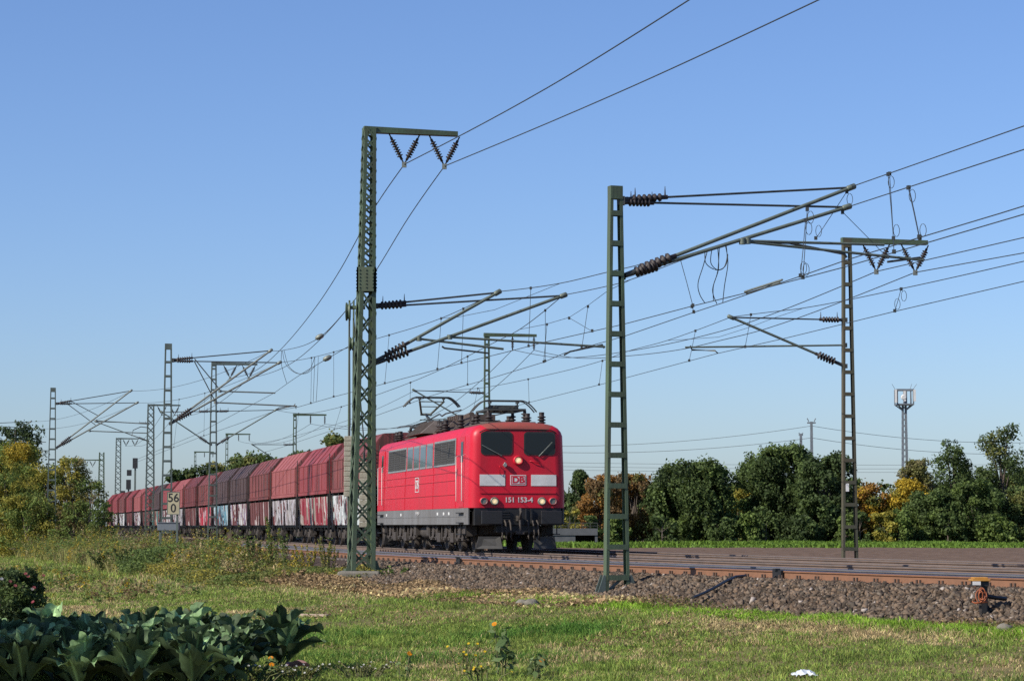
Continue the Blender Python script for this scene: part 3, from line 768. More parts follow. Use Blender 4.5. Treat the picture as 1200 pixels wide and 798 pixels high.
        for q in (-.95, 0, .95): mb.bar((xb + q, -.55, z0), (xb + q, .55, z0), .06, .06)
        for q in (-.5, -.2, .15, .5): mb.bar((xb + q, -.42, z0 + .06), (xb + q + .1, .42, z0 + .06), .07, .14)
        mb.tube((xb - .8, -.3, z0 + .1), (xb + .8, -.3, z0 + .1), .05); mb.tube((xb - .8, .3, z0 + .1), (xb + .8, .3, z0 + .1), .05)
        mb.build('base_frame', M['dark_tube'], fr)
        if raised: knee = Vector((xb - .95, 0, 4.92)); foot = Vector((xb + .35, 0, z0 + .05)); hz = 5.43; hx = xb + .25
        else: knee = Vector((xb - 1.05, 0, z0 + .10)); foot = Vector((xb + .55, 0, z0 + .05)); hz = 4.66; hx = xb + .45
        mb = MB(); mb.tube(foot, knee, .055, .045); mb.tube(foot + Vector((.1, .15, .02)), knee + Vector((0, .06, -.08)), .02)
        mb.build('lower_arm', M['dark_tube'], fr)
        mb = MB()
        for sg in (-1, 1):
            mb.tube(knee + Vector((0, sg * .16, 0)), (hx, sg * .42, hz - .10), .038)
        mb.tube(knee + Vector((0, -.2, 0)), knee + Vector((0, .2, 0)), .045); mb.tube((hx, -.46, hz - .10), (hx, .46, hz - .10), .02)
        mb.tube(knee.lerp(Vector((hx, 0, hz)), .5) + Vector((0, -.29, 0)), knee.lerp(Vector((hx, 0, hz)), .5) + Vector((0, .29, 0)), .018)
        mb.build('upper_arm', M['galv'] if raised else M['dark_tube'], fr)
        mb = MB()
        for q in (-.17, .17):
            pts = []
            for k in range(25):
                f = -1 + 2 * k / 24; yy = f * .975
                pts.append((hx + q, yy, hz + .05 - (.34 * max(0, (abs(f) - .58) / .42) ** 1.6)))
            mb.path(pts, .030 if raised else .022, 6); mb.bar((hx + q, -.54, hz + .055), (hx + q, .54, hz + .055), .05, .04)
        for yy in (-.42, .42): mb.bar((hx - .2, yy, hz), (hx + .2, yy, hz), .04, .05); mb.bar((hx, yy, hz), (hx, yy, hz - .1), .04, .04)
        mb.build('collector_head', M['dark_tube'], fr)
    panto(-6.0, True); panto(6.55, False)
    return root
LOCO = loco()

# ================================================================== HOPPER WAGONS
WL = 11.3
GRAF = [mat_graffiti('graffiti_%s' % nm, b, c, i + 1, d) for i, (nm, b, c, d) in enumerate([
    ('pale', (.15, .032, .034), [(.58, .57, .57), (.50, .56, .54), (.05, .05, .06)], .62),
    ('red', (.25, .030, .042), [(.30, .25, .21), (.50, .45, .42)], .38),
    ('grey', (.16, .042, .040), [(.36, .34, .33), (.46, .44, .46), (.06, .05, .05)], .62),
    ('worn', (.13, .045, .042), [(.42, .36, .34), (.16, .055, .05)], .18),
    ('white', (.13, .042, .040), [(.55, .55, .54), (.24, .18, .28)], .34),
    ('blue', (.12, .035, .036), [(.08, .25, .32), (.42, .50, .52), (.02, .08, .12)], .55),
    ('scarlet', (.15, .034, .036), [(.46, .02, .05), (.50, .34, .35)], .5),
    ('multi', (.13, .036, .036), [(.05, .30, .28), (.46, .18, .11), (.50, .48, .44)], .4)])]
WMAT = {'bright': mat_wagon('wagon_red', (.215, .038, .042), (.26, .058, .060), (.07, .034, .032), .62),
        'pink': mat_wagon('wagon_faded_red', (.25, .070, .068), (.30, .095, .088), (.16, .052, .048), .3),
        'rusty': mat_wagon('wagon_rusty_red', (.155, .042, .040), (.21, .062, .056), (.062, .033, .028), .85),
        'brown': mat_wagon('wagon_brown', (.060, .038, .037), (.088, .055, .052), (.05, .028, .026), .6),
        'dark': mat_wagon('wagon_dark_red', (.12, .030, .030), (.165, .045, .043), (.06, .028, .026), .6)}
def wagon_proto():
    root = empty('hopper_wagon'); h = WL / 2 - .78
    prof = [(1.42, 2.30), (1.47, 2.36), (1.47, 3.55), (.80, 4.36), (0, 4.40)]
    full = [(-a, z) for a, z in prof] + [(a, z) for a, z in prof[::-1][1:]]
    mb = MB(); n = len(full)
    V = [(xx, y, z) for xx in (-h, h) for (y, z) in full]
    F = [(j, j + 1, n + j + 1, n + j) for j in range(n - 1)] + [(n - 1, 0, n, 2 * n - 1)]
    mb.add(V, F + [tuple(range(n))[::-1], tuple(range(n, 2 * n))])
    for k in range(7):                                        # ribs along wall and roof slope
        xx = -h + .08 + (2 * h - .16) * k / 6
        for sg in (-1, 1):
            mb.bar((xx, sg * 1.475, 2.40), (xx, sg * 1.475, 3.54), .04, .02, up=(1, 0, 0)); mb.bar((xx, sg * 1.47, 3.56), (xx, sg * .82, 4.345), .04, .02, up=(1, 0, 0))
    for sg in (-1, 1):
        mb.box((-h - .02, sg * 1.44 - .07, 2.20), (h + .02, sg * 1.44 + .07, 2.335)); mb.box((-h - .01, sg * 1.475 - .015, 3.53), (h + .01, sg * 1.475 + .02, 3.575))
    mb.build('hopper_body', WMAT['bright'], root)
    for sg in (-1, 1):
        for (x0, x1) in ((-h + .05, -.06), (.06, h - .05)):
            mb = MB()
            vs = [(x0, sg * 1.10, .86), (x1, sg * 1.10, .86), (x1, sg * 1.15, 2.08), (x0, sg * 1.15, 2.08), (x0, sg * 1.36, .86), (x1, sg * 1.36, .86), (x1, sg * 1.42, 2.08), (x0, sg * 1.42, 2.08)]
            if sg < 0: pass
            mb.add(vs, [(0, 1, 2, 3), (7, 6, 5, 4), (0, 4, 5, 1), (1, 5, 6, 2), (2, 6, 7, 3), (3, 7, 4, 0)])
            for q in range(5):
                xx = x0 + .06 + (x1 - x0 - .12) * q / 4
                mb.bar((xx, sg * 1.375, .90), (xx, sg * 1.425, 2.07), .06, .03, up=(1, 0, 0))
            mb.build('discharge_door', GRAF[0], root)
    mb = MB(); mb.box((-WL / 2 + .3, -1.05, .92), (WL / 2 - .3, 1.05, 1.15)); mb.box((-h + .3, -1.0, 1.15), (h - .3, 1.0, 2.3))
    for sg in (-1, 1):
        mb.box((-h, sg * 1.2 - .06, .76), (h, sg * 1.2 + .06, .855))
        for xx in np.linspace(-h + .1, h - .1, 9): mb.bar((xx, sg * 1.2, .5 + .12 * random.random()), (xx, sg * 1.2, .78), .10, .08)
        for xx in (-h + .02, 0, h - .02): mb.box((xx - .055, sg * 1.39 - .05, .68), (xx + .055, sg * 1.39 + .05, 2.2))
    mb.build('underframe', M['black'], root)
    for e in (-1, 1):
        for sg in (-1, 1): mb = MB(); mb.bar((e * h, sg * 1.30, 2.2), (e * (WL / 2 - .35), sg * 1.2, 1.1), .08, .08); mb.build('end_strut', M['bogie'], root)
        mb = MB()
        for yy in (-1.38, -.98):
            mb.tube((e * (h + .08), yy, 1.2), (e * (h + .08), yy, 3.9), .018, n=6)
        for k in range(9): mb.tube((e * (h + .08), -1.38, 1.3 + .3 * k), (e * (h + .08), -.98, 1.3 + .3 * k), .013, n=6)
        mb.build('end_ladder', M['bogie'], root)
    for e in (-1, 1):
        for sg in (-1, 1):
            mb = MB(); x0 = e * (WL / 2 - .3); mb.tube((x0, sg * .875, 1.05), (x0 + e * .25, sg * .875, 1.05), .09, n=10); mb.tube((x0 + e * .25, sg * .875, 1.05), (x0 + e * .28, sg * .875, 1.05), .22, n=16); mb.build('buffer', M['black'], root)
    for bx in (-WL / 2 + 2.1, WL / 2 - 2.1):
        mb = MB()
        for sg in (-1, 1):
            mb.box((bx - 1.2, sg * 1.02 - .06, .42), (bx + 1.2, sg * 1.02 + .06, .68))
            for ax in (-.9, .9): mb.box((bx + ax - .17, sg * 1.1 - .1, .32), (bx + ax + .17, sg * 1.1 + .1, .64)); mb.tube((bx + ax, sg * 1.1, .46), (bx + ax, sg * 1.24, .46), .12, n=10)
            for q in (-.2, .2): mb.lathe((bx + q, sg * 1.1, .3), (bx + q, sg * 1.1, .66), [(i / 8, .10 if i % 2 else .08) for i in range(9)], 8)
        mb.box((bx - .3, -1, .4), (bx + .3, 1, .92)); b_ = mb.build('bogie', M['bogie'], root)
        for ax in (-.9, .9):
            mb = MB()
            for sg in (-1, 1): mb.lathe((bx + ax, sg * .70, .46), (bx + ax, sg * .84, .46), [(0, .49), (.3, .46), (1, .455), (1, .38), (.8, .36), (.8, .1)], 20)
            mb.tube((bx + ax, -.7, .46), (bx + ax, .7, .46), .08); mb.build('wheelset', M['bogie'], b_)
    return root
WAG = [('rusty', 0, 'first hopper wagon behind the locomotive, white paint on its doors, partly behind lattice mast'),
       ('bright', 1, 'second hopper wagon behind the locomotive, bright red with grey patches on red doors'),
       ('pink', 2, 'smooth faded pinkish red hopper wagon, third behind the locomotive, grey graffiti'),
       ('rusty', 3, 'rust streaked red hopper wagon, fourth behind the locomotive, worn brown red doors'),
       ('brown', 4, 'dark brown hopper wagon with white graffiti, nearer of the two brown ones'),
       ('brown', 5, 'dark brown hopper wagon with blue graffiti, directly behind the other brown wagon'),
       ('rusty', 6, 'rusty hopper wagon with scarlet graffiti next after the two brown wagons'),
       ('dark', 3, 'dark red hopper wagon, eighth from the locomotive, left of the scarlet graffiti'),
       ('pink', 2, 'faded red hopper wagon, ninth from the locomotive, beside the kilometre board'),
       ('bright', 4, 'red hopper wagon, tenth from the locomotive, right behind the narrow channel mast'),
       ('brown', 7, 'brownish hopper wagon with turquoise and orange graffiti, left of the kilometre board'),
       ('bright', 3, 'red hopper wagon, twelfth from the locomotive, next to a lattice mast'),
       ('pink', 4, 'pale red hopper wagon, thirteenth from the locomotive'),
       ('bright', 3, 'red hopper wagon, fourteenth from the locomotive, small in the distance'),
       ('rusty', 0, 'rusty red hopper wagon, third from the far end of the train'),
       ('bright', 4, 'red hopper wagon, last but one of the train'),
       ('bright', 3, 'last hopper wagon of the train, farthest away beside the left bushes')]
proto = wagon_proto()
wagons = [proto] + [copy_tree(proto) for _ in WAG[1:]]
for k, (o, (cm, g, lab)) in enumerate(zip(wagons, WAG)):
    t = 71.85 + 2 * HL + .62 + .25 + WL * (k + .5)
    x, y = from_td(t, D0 - .0009 * max(0, t - 150) ** 1.5); o.location = (x, y, 0); o.rotation_euler = (0, 0, math.atan2(-CT, ST))
    tag(o, lab, 'wagon', 'hopper wagons of the train')
    for ch in o.children:
        nm = ch.name.split('.')[0]
        if nm in ('hopper_body', 'discharge_door'):
            ch.material_slots[0].link = 'OBJECT'
            ch.material_slots[0].material = WMAT[cm] if nm == 'hopper_body' else GRAF[g]
#@@PART2
# ================================================================== OVERHEAD LINE MASTS
def xy(px, Y): return ((px - 600) / FPX * Y / (math.cos(PITCH) * 1.0) * math.cos(PITCH), Y)
def unit2(a): return (math.cos(a), math.sin(a))
NM = unit2(R_(12.06))
def legs_channel(mb, base, n, zb, zt, w0, w1, depth, step, mi=0, flare=True):
    """two channel legs joined by batten plates; n = direction across, legs taper together upward"""
    n3 = Vector((n[0], n[1], 0)); u3 = Vector((-n[1], n[0], 0)); B = Vector((base[0], base[1], 0))
    H = zt - zb; lw = depth * .42
    for sg in (-1, 1):
        a = B + n3 * sg * (w0 / 2 - lw / 2) + Vector((0, 0, zb)); b = B + n3 * sg * (w1 / 2 - lw / 2) + Vector((0, 0, zt))
        # web plus two flanges: an open channel, its hollow side turned inward
        mb.bar(a + n3 * sg * lw * .42, b + n3 * sg * lw * .42, .016, depth, mi, up=u3)
        for q in (-1, 1): mb.bar(a + u3 * q * (depth / 2 - .008), b + u3 * q * (depth / 2 - .008), lw * .84, .014, mi, up=u3)
    k = int(H / step)
    for i in range(1, k + 1):
        z = zb + (i - .35) * step
        if z > zt - .1: break
        f = (z - zb) / H; wd = w0 + (w1 - w0) * f
        for q in (-1, 1):
            c = B + Vector((0, 0, z)) + u3 * q * (depth / 2 + .004)
            mb.bar(c - n3 * (wd / 2 - .012), c + n3 * (wd / 2 - .012), .10 + .02 * (1 - f), .010, mi, up=u3) if False else mb.box((-(wd / 2 - .012), -.006, -.05), (wd / 2 - .012, .006, .05), mi) if False else mb.bar(c - n3 * (wd / 2 - .015), c + n3 * (wd / 2 - .015), .012, .10, mi, up=(0, 0, 1))
    c = B + Vector((0, 0, zt - .12)); mb.bar(c - n3 * (w1 / 2 + .003), c + n3 * (w1 / 2 + .003), depth + .02, .26, mi)
def foot_plates(base, n, zb, w0, root, mat_, k_=1.0):
    mb = MB(); n3 = Vector((n[0], n[1], 0)); u3 = Vector((-n[1], n[0], 0)); B = Vector((base[0], base[1], zb))
    for sg in (-1, 1):
        for q in (-1, 1):
            a = B + n3 * sg * (w0 / 2 + .01) + u3 * q * .08
            mb.add([a + Vector((0, 0, .42 * k_)), a, a + n3 * sg * .17 * k_, a + n3 * sg * .17 * k_ + Vector((0, 0, .06)), a + n3 * sg * .04 + Vector((0, 0, .42 * k_))] +
                   [v + u3 * .02 for v in (a + Vector((0, 0, .42 * k_)), a, a + n3 * sg * .17 * k_, a + n3 * sg * .17 * k_ + Vector((0, 0, .06)), a + n3 * sg * .04 + Vector((0, 0, .42 * k_)))],
                   [(0, 1, 2, 3, 4), (9, 8, 7, 6, 5), (0, 5, 6, 1), (1, 6, 7, 2), (2, 7, 8, 3), (3, 8, 9, 4), (4, 9, 5, 0)])
        c = B + n3 * sg * (w0 / 2 + .06) ; mb.bar(c - n3 * .12 + Vector((0, 0, .02)), c + n3 * .12 + Vector((0, 0, .02)), .28, .05)
    a = B - n3 * (w0 / 2 - .05) + Vector((0, 0, .10)); b = B + n3 * (w0 / 2 - .05) + Vector((0, 0, .42)); mb.bar(a, b, .03, .05)
    return mb.build('mast_foot', mat_, root)
def lattice(mb, base, n, zb, zt, w0, w1, d0, d1, leg, nb, mi=0, l0=0, l1=0):
    """four corner angles with crossed flat bars on all faces"""
    n3 = Vector((n[0], n[1], 0)); u3 = Vector((-n[1], n[0], 0)); B = Vector((base[0], base[1], 0)); H = zt - zb
    def c(sx, sy, f): return B + n3 * (l0 + (l1 - l0) * f) + n3 * sx * (w0 + (w1 - w0) * f) / 2 + u3 * sy * (d0 + (d1 - d0) * f) / 2 + Vector((0, 0, zb + H * f))
    for sx in (-1, 1):
        for sy in (-1, 1):
            a, b = c(sx, sy, 0), c(sx, sy, 1)
            mb.bar(a - n3 * sx * leg / 2, b - n3 * sx * leg / 2, leg, .014, mi, up=u3); mb.bar(a - u3 * sy * leg / 2, b - u3 * sy * leg / 2, .014, leg, mi, up=u3)
    for i in range(nb):
        f0, f1 = i / nb, (i + 1) / nb
        for sy in (-1, 1):
            mb.bar(c(-1, sy, f0), c(1, sy, f1), .05, .010, mi, up=u3) if False else mb.bar(c(-1, sy, f0), c(1, sy, f1), .010, .05, mi, up=n3)
            mb.bar(c(1, sy, f0) + u3 * .012 * sy, c(-1, sy, f1) + u3 * .012 * sy, .010, .05, mi, up=n3)
        for sx in (-1, 1):
            mb.bar(c(sx, -1, f0), c(sx, 1, f1), .010, .05, mi, up=u3); mb.bar(c(sx, 1, f0) + n3 * .012 * sx, c(sx, -1, f1) + n3 * .012 * sx, .010, .05, mi, up=u3)
def crossarm(root, base, n, za, zt, L, m_, vees, h=.75, start=-.15, single=False, thick=.16):
    """feeder arm with hanging insulators; returns wire points"""
    n3 = Vector((n[0], n[1], 0)); B = Vector((base[0], base[1], zt))
    mb = MB(); mb.bar(B + n3 * start, B + n3 * L, .18, thick, 0, end=(.16, thick * .7))
    mb.bar(B + n3 * start - Vector((0, 0, thick / 2)), B + n3 * L - Vector((0, 0, thick * .36)), .22, .018)
    arm = mb.build('crossarm', m_, root); out = []
    for v in vees:
        c = B + n3 * v - Vector((0, 0, thick / 2)); bot = c - Vector((0, 0, h))
        if single:
            mb = MB(); mb.insulator(c, bot, .075, 6, 0, .03); mb.build('insulator', M['insul'], arm)
        else:
            for sg in (-1, 1):
                mb = MB(); a = c + n3 * sg * h * .52; mb.tube(a, a.lerp(bot, .15), .02, n=6); mb.insulator(a.lerp(bot, .12), a.lerp(bot, .85), .085, 7, 0, .035); mb.tube(a.lerp(bot, .85), bot, .02, n=6)
                mb.build('insulator', M['insul'], arm)
            mb = MB(); mb.bar(bot + Vector((0, 0, .06)), bot - Vector((0, 0, .08)), .07, .12); mb.build('wire_clamp', M['galv'], arm)
        out.append(bot)
    return out
def cantilever(root, base, n, attach_hi, attach_lo, tip, reg=None, steady=None, hi_col='dark_tube', lo_col='tube_green', r=.045, drop=None, ins=.9):
    """top stay, inclined tube, registration tube and steady arm; every argument a pixel in the plane of the arm"""
    g = lambda p: Pplane(base, n, *p)
    A, Bp, T = g(attach_hi), g(attach_lo), g(tip)
    can = empty('cantilever', (0, 0, 0)); can.parent = root
    Lh = (T - A).length; f = ins / Lh
    mb = MB(); mb.tube(A.lerp(T, f), T, r * .5, n=8, mi=0); mb.build('stay_tube', M[hi_col], can)
    mb = MB(); mb.insulator(A.lerp(T, f * .12), A.lerp(T, f), .085, 6, 0, .045)
    for q in (f * .3, f * .95):                      # arcing horns
        p = A.lerp(T, q); mb.tube(p, p + Vector((0, 0, .22)), .022, .006, n=6)
    mb.build('insulator', M['insul'], can)
    Ll = (T - Bp).length; f2 = ins * 1.25 / Ll
    mb = MB(); mb.tube(Bp.lerp(T, f2), Bp.lerp(T, 1.02), r * .85, n=8); mb.lathe(T - (T - Bp).normalized() * .1, T + (T - Bp).normalized() * .12, [(0, r), (.1, r * 1.35), (.9, r * 1.35), (1, .03)], 8); mb.build('inclined_tube', M[lo_col], can)
    mb = MB(); mb.insulator(Bp.lerp(T, f2 * .25), Bp.lerp(T, f2), .115, 6, 0, .045); mb.build('insulator', M['insul'], can)
    for c_, t0 in ((A, f * .15), (Bp, f2 * .3)):
        mb = MB(); mb.tube(c_, c_.lerp(T, t0), .05); mb.box((c_.x - .07, c_.y - .07, c_.z - .06), (c_.x + .07, c_.y + .07, c_.z + .06)); mb.build('swivel', M['dark_tube'], can)
    if reg:
        a, b = g(reg[0]), g(reg[1]); mb = MB(); mb.tube(a, b, r * .62, n=8); mb.lathe(a - Vector((0, 0, .06)), a + Vector((0, 0, .06)), [(0, .07), (1, .07)], 8); mb.build('registration_tube', M[lo_col], can)
    if steady:
        pts = [g(p) for p in steady]; mb = MB(); mb.path(pts, .026, 6); mb.build('steady_arm', M['dark_tube'], can)
    for dp in (drop or []):
        mb = MB(); mb.tube(g(dp[0]), g(dp[1]), r * .5, n=6); mb.build('strut', M['dark_tube'], can)
    return can
def node_z(p): return p.z
MASTG = 'overhead line masts along the railway'
NA = unit2(R_(17)); NB_ = unit2(R_(20))

# --- tall lattice mast with feeder arm left of the locomotive
def mast_a():
    Y = 63.0; b = P(425.5, 668, Y); base = (b.x, b.y); n = NA
    root = empty('lattice_mast', (0, 0, 0)); tag(root, 'tall green lattice mast with feeder crossarm in front of the train, beside the locomotive', 'mast', MASTG)
    zt = P(430, 150, Y).z; zm1 = P(429, 340, Y).z; zm0 = P(429, 316, Y).z; zb = b.z
    # base centre drifts: the upper part stands over the lower one
    off_ = .10
    b2 = (base[0] + off_, base[1])
    mb = MB(); lattice(mb, base, n, zb, zm1, .62, .42, .56, .40, .10, 12, 0, -.05, .05)
    lattice(mb, base, n, zm1, zt, .40, .30, .40, .30, .085, 15, 0, .05, .11); mb.build('lattice_shaft', M['mast_green'], root)
    base0 = base; base = (base0[0] + .055, base0[1])
    mb = MB(); n3 = Vector((n[0], n[1], 0)); u3 = Vector((-n[1], n[0], 0)); B = Vector((base[0], base[1], 0))
    for sy in (-1, 1):
        mb.bar(B + u3 * sy * .225 + Vector((0, 0, zm1 - .08)), B + u3 * sy * .225 + Vector((0, 0, zm0 + .08)), .02, .40, up=u3) if False else mb.box((base[0] - .2, base[1] + sy * .235 - .01, zm1 - .05), (base[0] + .2, base[1] + sy * .235 + .01, zm0 + .05))
        for sx in (-1, 1):
            mb.box((base[0] + sx * .235 - .012, base[1] - .19, zm1 - .05), (base[0] + sx * .235 + .012, base[1] + .19, zm0 + .05))
        for i in range(6):
            for sx in (-.17, 0, .17): mb.tube((base[0] + sx, base[1] + sy * .24, zm1 + .06 + i * .09), (base[0] + sx, base[1] + sy * .27, zm1 + .06 + i * .09), .022, n=6)
            for sx in (-1, 1): mb.tube((base[0] + sx * .24, base[1], zm1 + .06 + i * .09), (base[0] + sx * .275, base[1], zm1 + .06 + i * .09), .022, n=6)
    base = base0
    mb.build('splice_plate', M['mast_green'], root)
    foot_plates(base, n, zb, .62, root, M['mast_green'], .6)
    vb = crossarm(root, (base[0] + .11, base[1]), n, zt, zt - .05, 2.40, M['mast_green'], (.95, 2.05), .80)
    cantilever(root, base, n, (437, 358), (437, 425), (583, 343), ((491, 397), (590, 409)), [(518, 406), (521, 408), (573, 414)], r=.05)
    cantilever(root, base, NA, (437, 360), (437, 427), (660, 346.5), ((527, 395), (709, 406.5)), [(708, 408), (706, 404), (668, 412), (661, 416)], r=.05)
    # strut of insulators between the tubes is part of the arms; tension wheels
    mb = MB(); w0 = P(408, 360, 63.3)
    mb.box((w0.x - .02, w0.y - .12, w0.z - .05), (base[0], w0.y + .12, w0.z + .03)); mb.lathe(w0 + Vector((-.06, 0, -.12)), w0 + Vector((.06, 0, -.12)), [(0, .24), (.3, .24), (.5, .18), (.7, .24), (1, .24)], 18); mb.build('tension_wheel', M['mast_green'], root); mb = MB()
    w1 = P(412, 403, 63.6); mb.lathe(w1 + Vector((-.05, 0, 0)), w1 + Vector((.05, 0, 0)), [(0, .18), (.3, .18), (.5, .13), (.7, .18), (1, .18)], 18); mb.box((w1.x, w1.y - .06, w1.z - .05), (base[0], w1.y + .06, w1.z + .05))
    mb.build('tension_wheel', M['mast_green'], root)
    # foundation
    mb = MB(); p0 = P(396, 672, 62.2); mb.box((p0.x, p0.y - .25, zb - .75), (p0.x + 1.08, p0.y + 1.1, zb - .01)); f = mb.build('concrete_foundation', M['concrete'], root, bevel=.05)
    # hanging tension weights
    for (pxa, pxb, pt, pb, lab) in ((403.5, 416.5, 511, 582, 'pale concrete tension weights hanging left of the lattice mast'), (421.5, 433, 541, 618, 'pale concrete tension weights hanging behind the lattice mast bars')):
        Yw = 63.9; r_ = empty('tension_weight'); tag(r_, lab, 'weight', 'tension weights at the lattice mast')
        a = P(pxa, pt, Yw); b_ = P(pxb, pb, Yw); cx = (a.x + b_.x) / 2; wd = b_.x - a.x; nblk = 12; hh = (a.z - b_.z) / nblk
        mb = MB()
        for k in range(nblk): mb.box((cx - wd / 2 * (1 - .04 * (k % 2)), Yw - .12, b_.z + hh * k + .008), (cx + wd / 2, Yw + .12, b_.z + hh * (k + 1)))
        mb.build('concrete_blocks', M['weights'], r_, bevel=.012)
        mb = MB(); mb.tube((cx - .02, Yw, b_.z - .1), (cx - .02, Yw, a.z + .25), .03, n=8); mb.path([(cx, Yw, a.z + .25), (cx + (w0.x - cx) * .7, Yw - .2, w0.z - .3)], .018); mb.build('hanger_rod', M['dark_tube'], r_)
    mb = MB()
    for q in (409.5, 414.5):
        a = P(q, 352, 64.2); b_ = P(q - 1.5, 640, 64.2); mb.tube(a, b_, .028, n=6)
    mb.build('guide_rod', M['mast_green'], root)
    a = P(409, 580, 64.05); mb = MB(); b_ = P(414, 640, 64.05); mb.box((a.x, a.y - .03, b_.z), (b_.x, a.y + .03, a.z)); mb.build('guide_frame', M['galv'], root)
    return base, vb
baseA, feedA = mast_a()
# --- channel mast on the ballast edge
def mast_b():
    Y = 47.5; b = P(722.5, 697, Y); base = (b.x, b.y); n = NB_
    root = empty('channel_mast'); tag(root, 'green channel mast with battens standing at the ballast edge right of the locomotive', 'mast', MASTG)
    zt = P(720, 219, Y).z; mb = MB(); legs_channel(mb, base, n, b.z - .05, zt, .50, .25, .16, .597); mb.build('channel_shaft', M['mast_green'], root)
    foot_plates(base, n, b.z - .03, .50, root, M['mast_grey'])
    cantilever(root, base, n, (728, 234), (729, 324), (997, 220), ((876, 282.5), (1036, 287)), [(876, 283), (925, 285), (990, 298), (992, 302)], ins=1.0)
    cantilever(root, base, n, (728, 237), (729, 324), (992, 243), ((870, 283), (1082, 305)), [(1081, 306), (1078, 302), (1040, 307)], ins=.7)
    return base
baseB = mast_b()
# --- narrow channel mast beyond the tracks with feeder arm
def mast_c():
    Y = 68.0; b = P(996, 656, Y); base = (b.x, b.y); n = NM
    root = empty('channel_mast'); tag(root, 'rusty brown channel mast with feeder crossarm standing between tracks and ploughed field', 'mast', MASTG)
    zt = P(998, 280, Y).z; zb = gz(*base); mb = MB(); legs_channel(mb, base, n, zb - .1, zt, .46, .24, .16, .62); mb.build('channel_shaft', M['mast_rust'], root)
    pl_ = P(993, 571, Y - .12); mb = MB(); mb.box((pl_.x - .045, pl_.y - .01, pl_.z - .11), (pl_.x + .045, pl_.y + .01, pl_.z + .11)); mb.build('number_plate', M['white_clean'], root)
    vb = crossarm(root, base, n, zt, zt - .05, 2.42, M['mast_green'], (.88, 2.05), .78)
    na = (-n[0], -n[1])
    cantilever(root, base, na, (990, 375), (990, 429), (857, 372), ((990, 404.5), (803, 407)), [(809, 405), (811, 410), (838, 411), (841, 414)], lo_col='tube_green', r=.042, ins=.75)
    return base, vb
baseC, feedC = mast_c()
def back_mast(px, ptop, Y, lab, arm_L, vees, single=True, mt='mast_green', w0=.42, w1=.24):
    b = xy(px, Y); root = empty('channel_mast'); tag(root, lab, 'mast', MASTG)
    zt = P(px, ptop, Y).z; zb = gz(*b); mb = MB(); legs_channel(mb, b, NM, zb - .1, zt, w0, w1, .16, .62); mb.build('channel_shaft', M[mt], root)
    vb = crossarm(root, b, NM, zt, zt - .05, arm_L, M[mt], vees, .62 if single else .75, single=single)
    return root, b, vb
rootD, baseD, feedD = back_mast(570.5, 391, 115, 'green channel mast with feeder arm rising behind the locomotive roof', 2.42, (1.25, 2.3))
cantilever(rootD, baseD, (-NM[0], -NM[1]), (567, 460.5), (567, 505), (485.5, 457.5), ((567, 490), (492, 492)), None, r=.04, ins=.7)
rootE, baseE, feedE = back_mast(345.5, 485, 185, 'slim channel mast with feeder arm rising behind the hopper wagons', 2.42, (1.2, 2.3))
cantilever(rootE, baseE, (-NM[0], -NM[1]), (343, 521), (343, 552), (296, 521), None, None, r=.04, ins=.7)
rootF, baseF, feedF = back_mast(266, 508, 250, 'far channel mast with feeder arm behind the brown hopper wagons', 2.42, (1.2, 2.3))
back_mast(229, 529, 315, 'small distant channel mast beyond the train, left of the brown wagons', 2.42, (1.2, 2.3))
# --- left row of channel masts without feeder arms
def mast_left(px_t, px_b, ptop, pbase, Y, lab, w0, w1, arms, mt='mast_grey'):
    b = xy((px_t + px_b) / 2, Y); root = empty('channel_mast'); tag(root, lab, 'mast', MASTG)
    zt = P(px_t, ptop, Y).z; zb = min(P(px_b, pbase, Y).z, gz(*b) + .1); mb = MB(); legs_channel(mb, b, NM, zb - .1, zt, w0, w1, .16, .62); mb.build('channel_shaft', M[mt], root)
    foot_plates(b, NM, zb, w0, root, M['mast_grey'])
    for a in arms: cantilever(root, b, NM, *a[:3], reg=a[3], steady=a[4] if len(a) > 4 else None, drop=a[5] if len(a) > 5 else None, r=.05, lo_col='galv')
    return root, b
rootG, baseG = mast_left(197, 195.5, 403, 633, 106, 'grey channel mast with double cantilever behind the kilometre board', .52, .30,
    [((202, 421.5), (200, 496), (317, 411), ((257.7, 458.4), (322.6, 460.5)), None, [((228, 420.5), (257.7, 456.7))]),
     ((202, 423), (200, 496.5), (327.5, 425), ((252.5, 471.6), (348, 476)), [(347, 479), (346, 475), (324, 480)], [((228, 424), (252, 470))])])
rootH, baseH = mast_left(64, 59, 454.5, 618, 147, 'channel mast with double cantilever in front of the yellow bushes at left', .62, .32,
    [((66.5, 472.6), (66, 524.4), (153.4, 458), ((112.8, 493), (173.7, 496.7)), None, [((84, 470.5), (115, 487))]),
     ((66.5, 473.2), (66, 525), (160.6, 472), ((105, 505), (173.7, 507.5)), [(173, 501), (165, 500), (156, 504), (154.5, 511)], [((80, 474), (112, 498))])])
rootI, baseI = mast_left(-33, -36, 478, 612, 195, 'channel mast at the left edge, only its arms in view', .62, .32,
    [((-31, 497), (-31, 541), (36, 494), ((2, 516), (54, 518))), ((-31, 498), (-31, 542), (43, 502), ((4, 527), (58, 528)))])
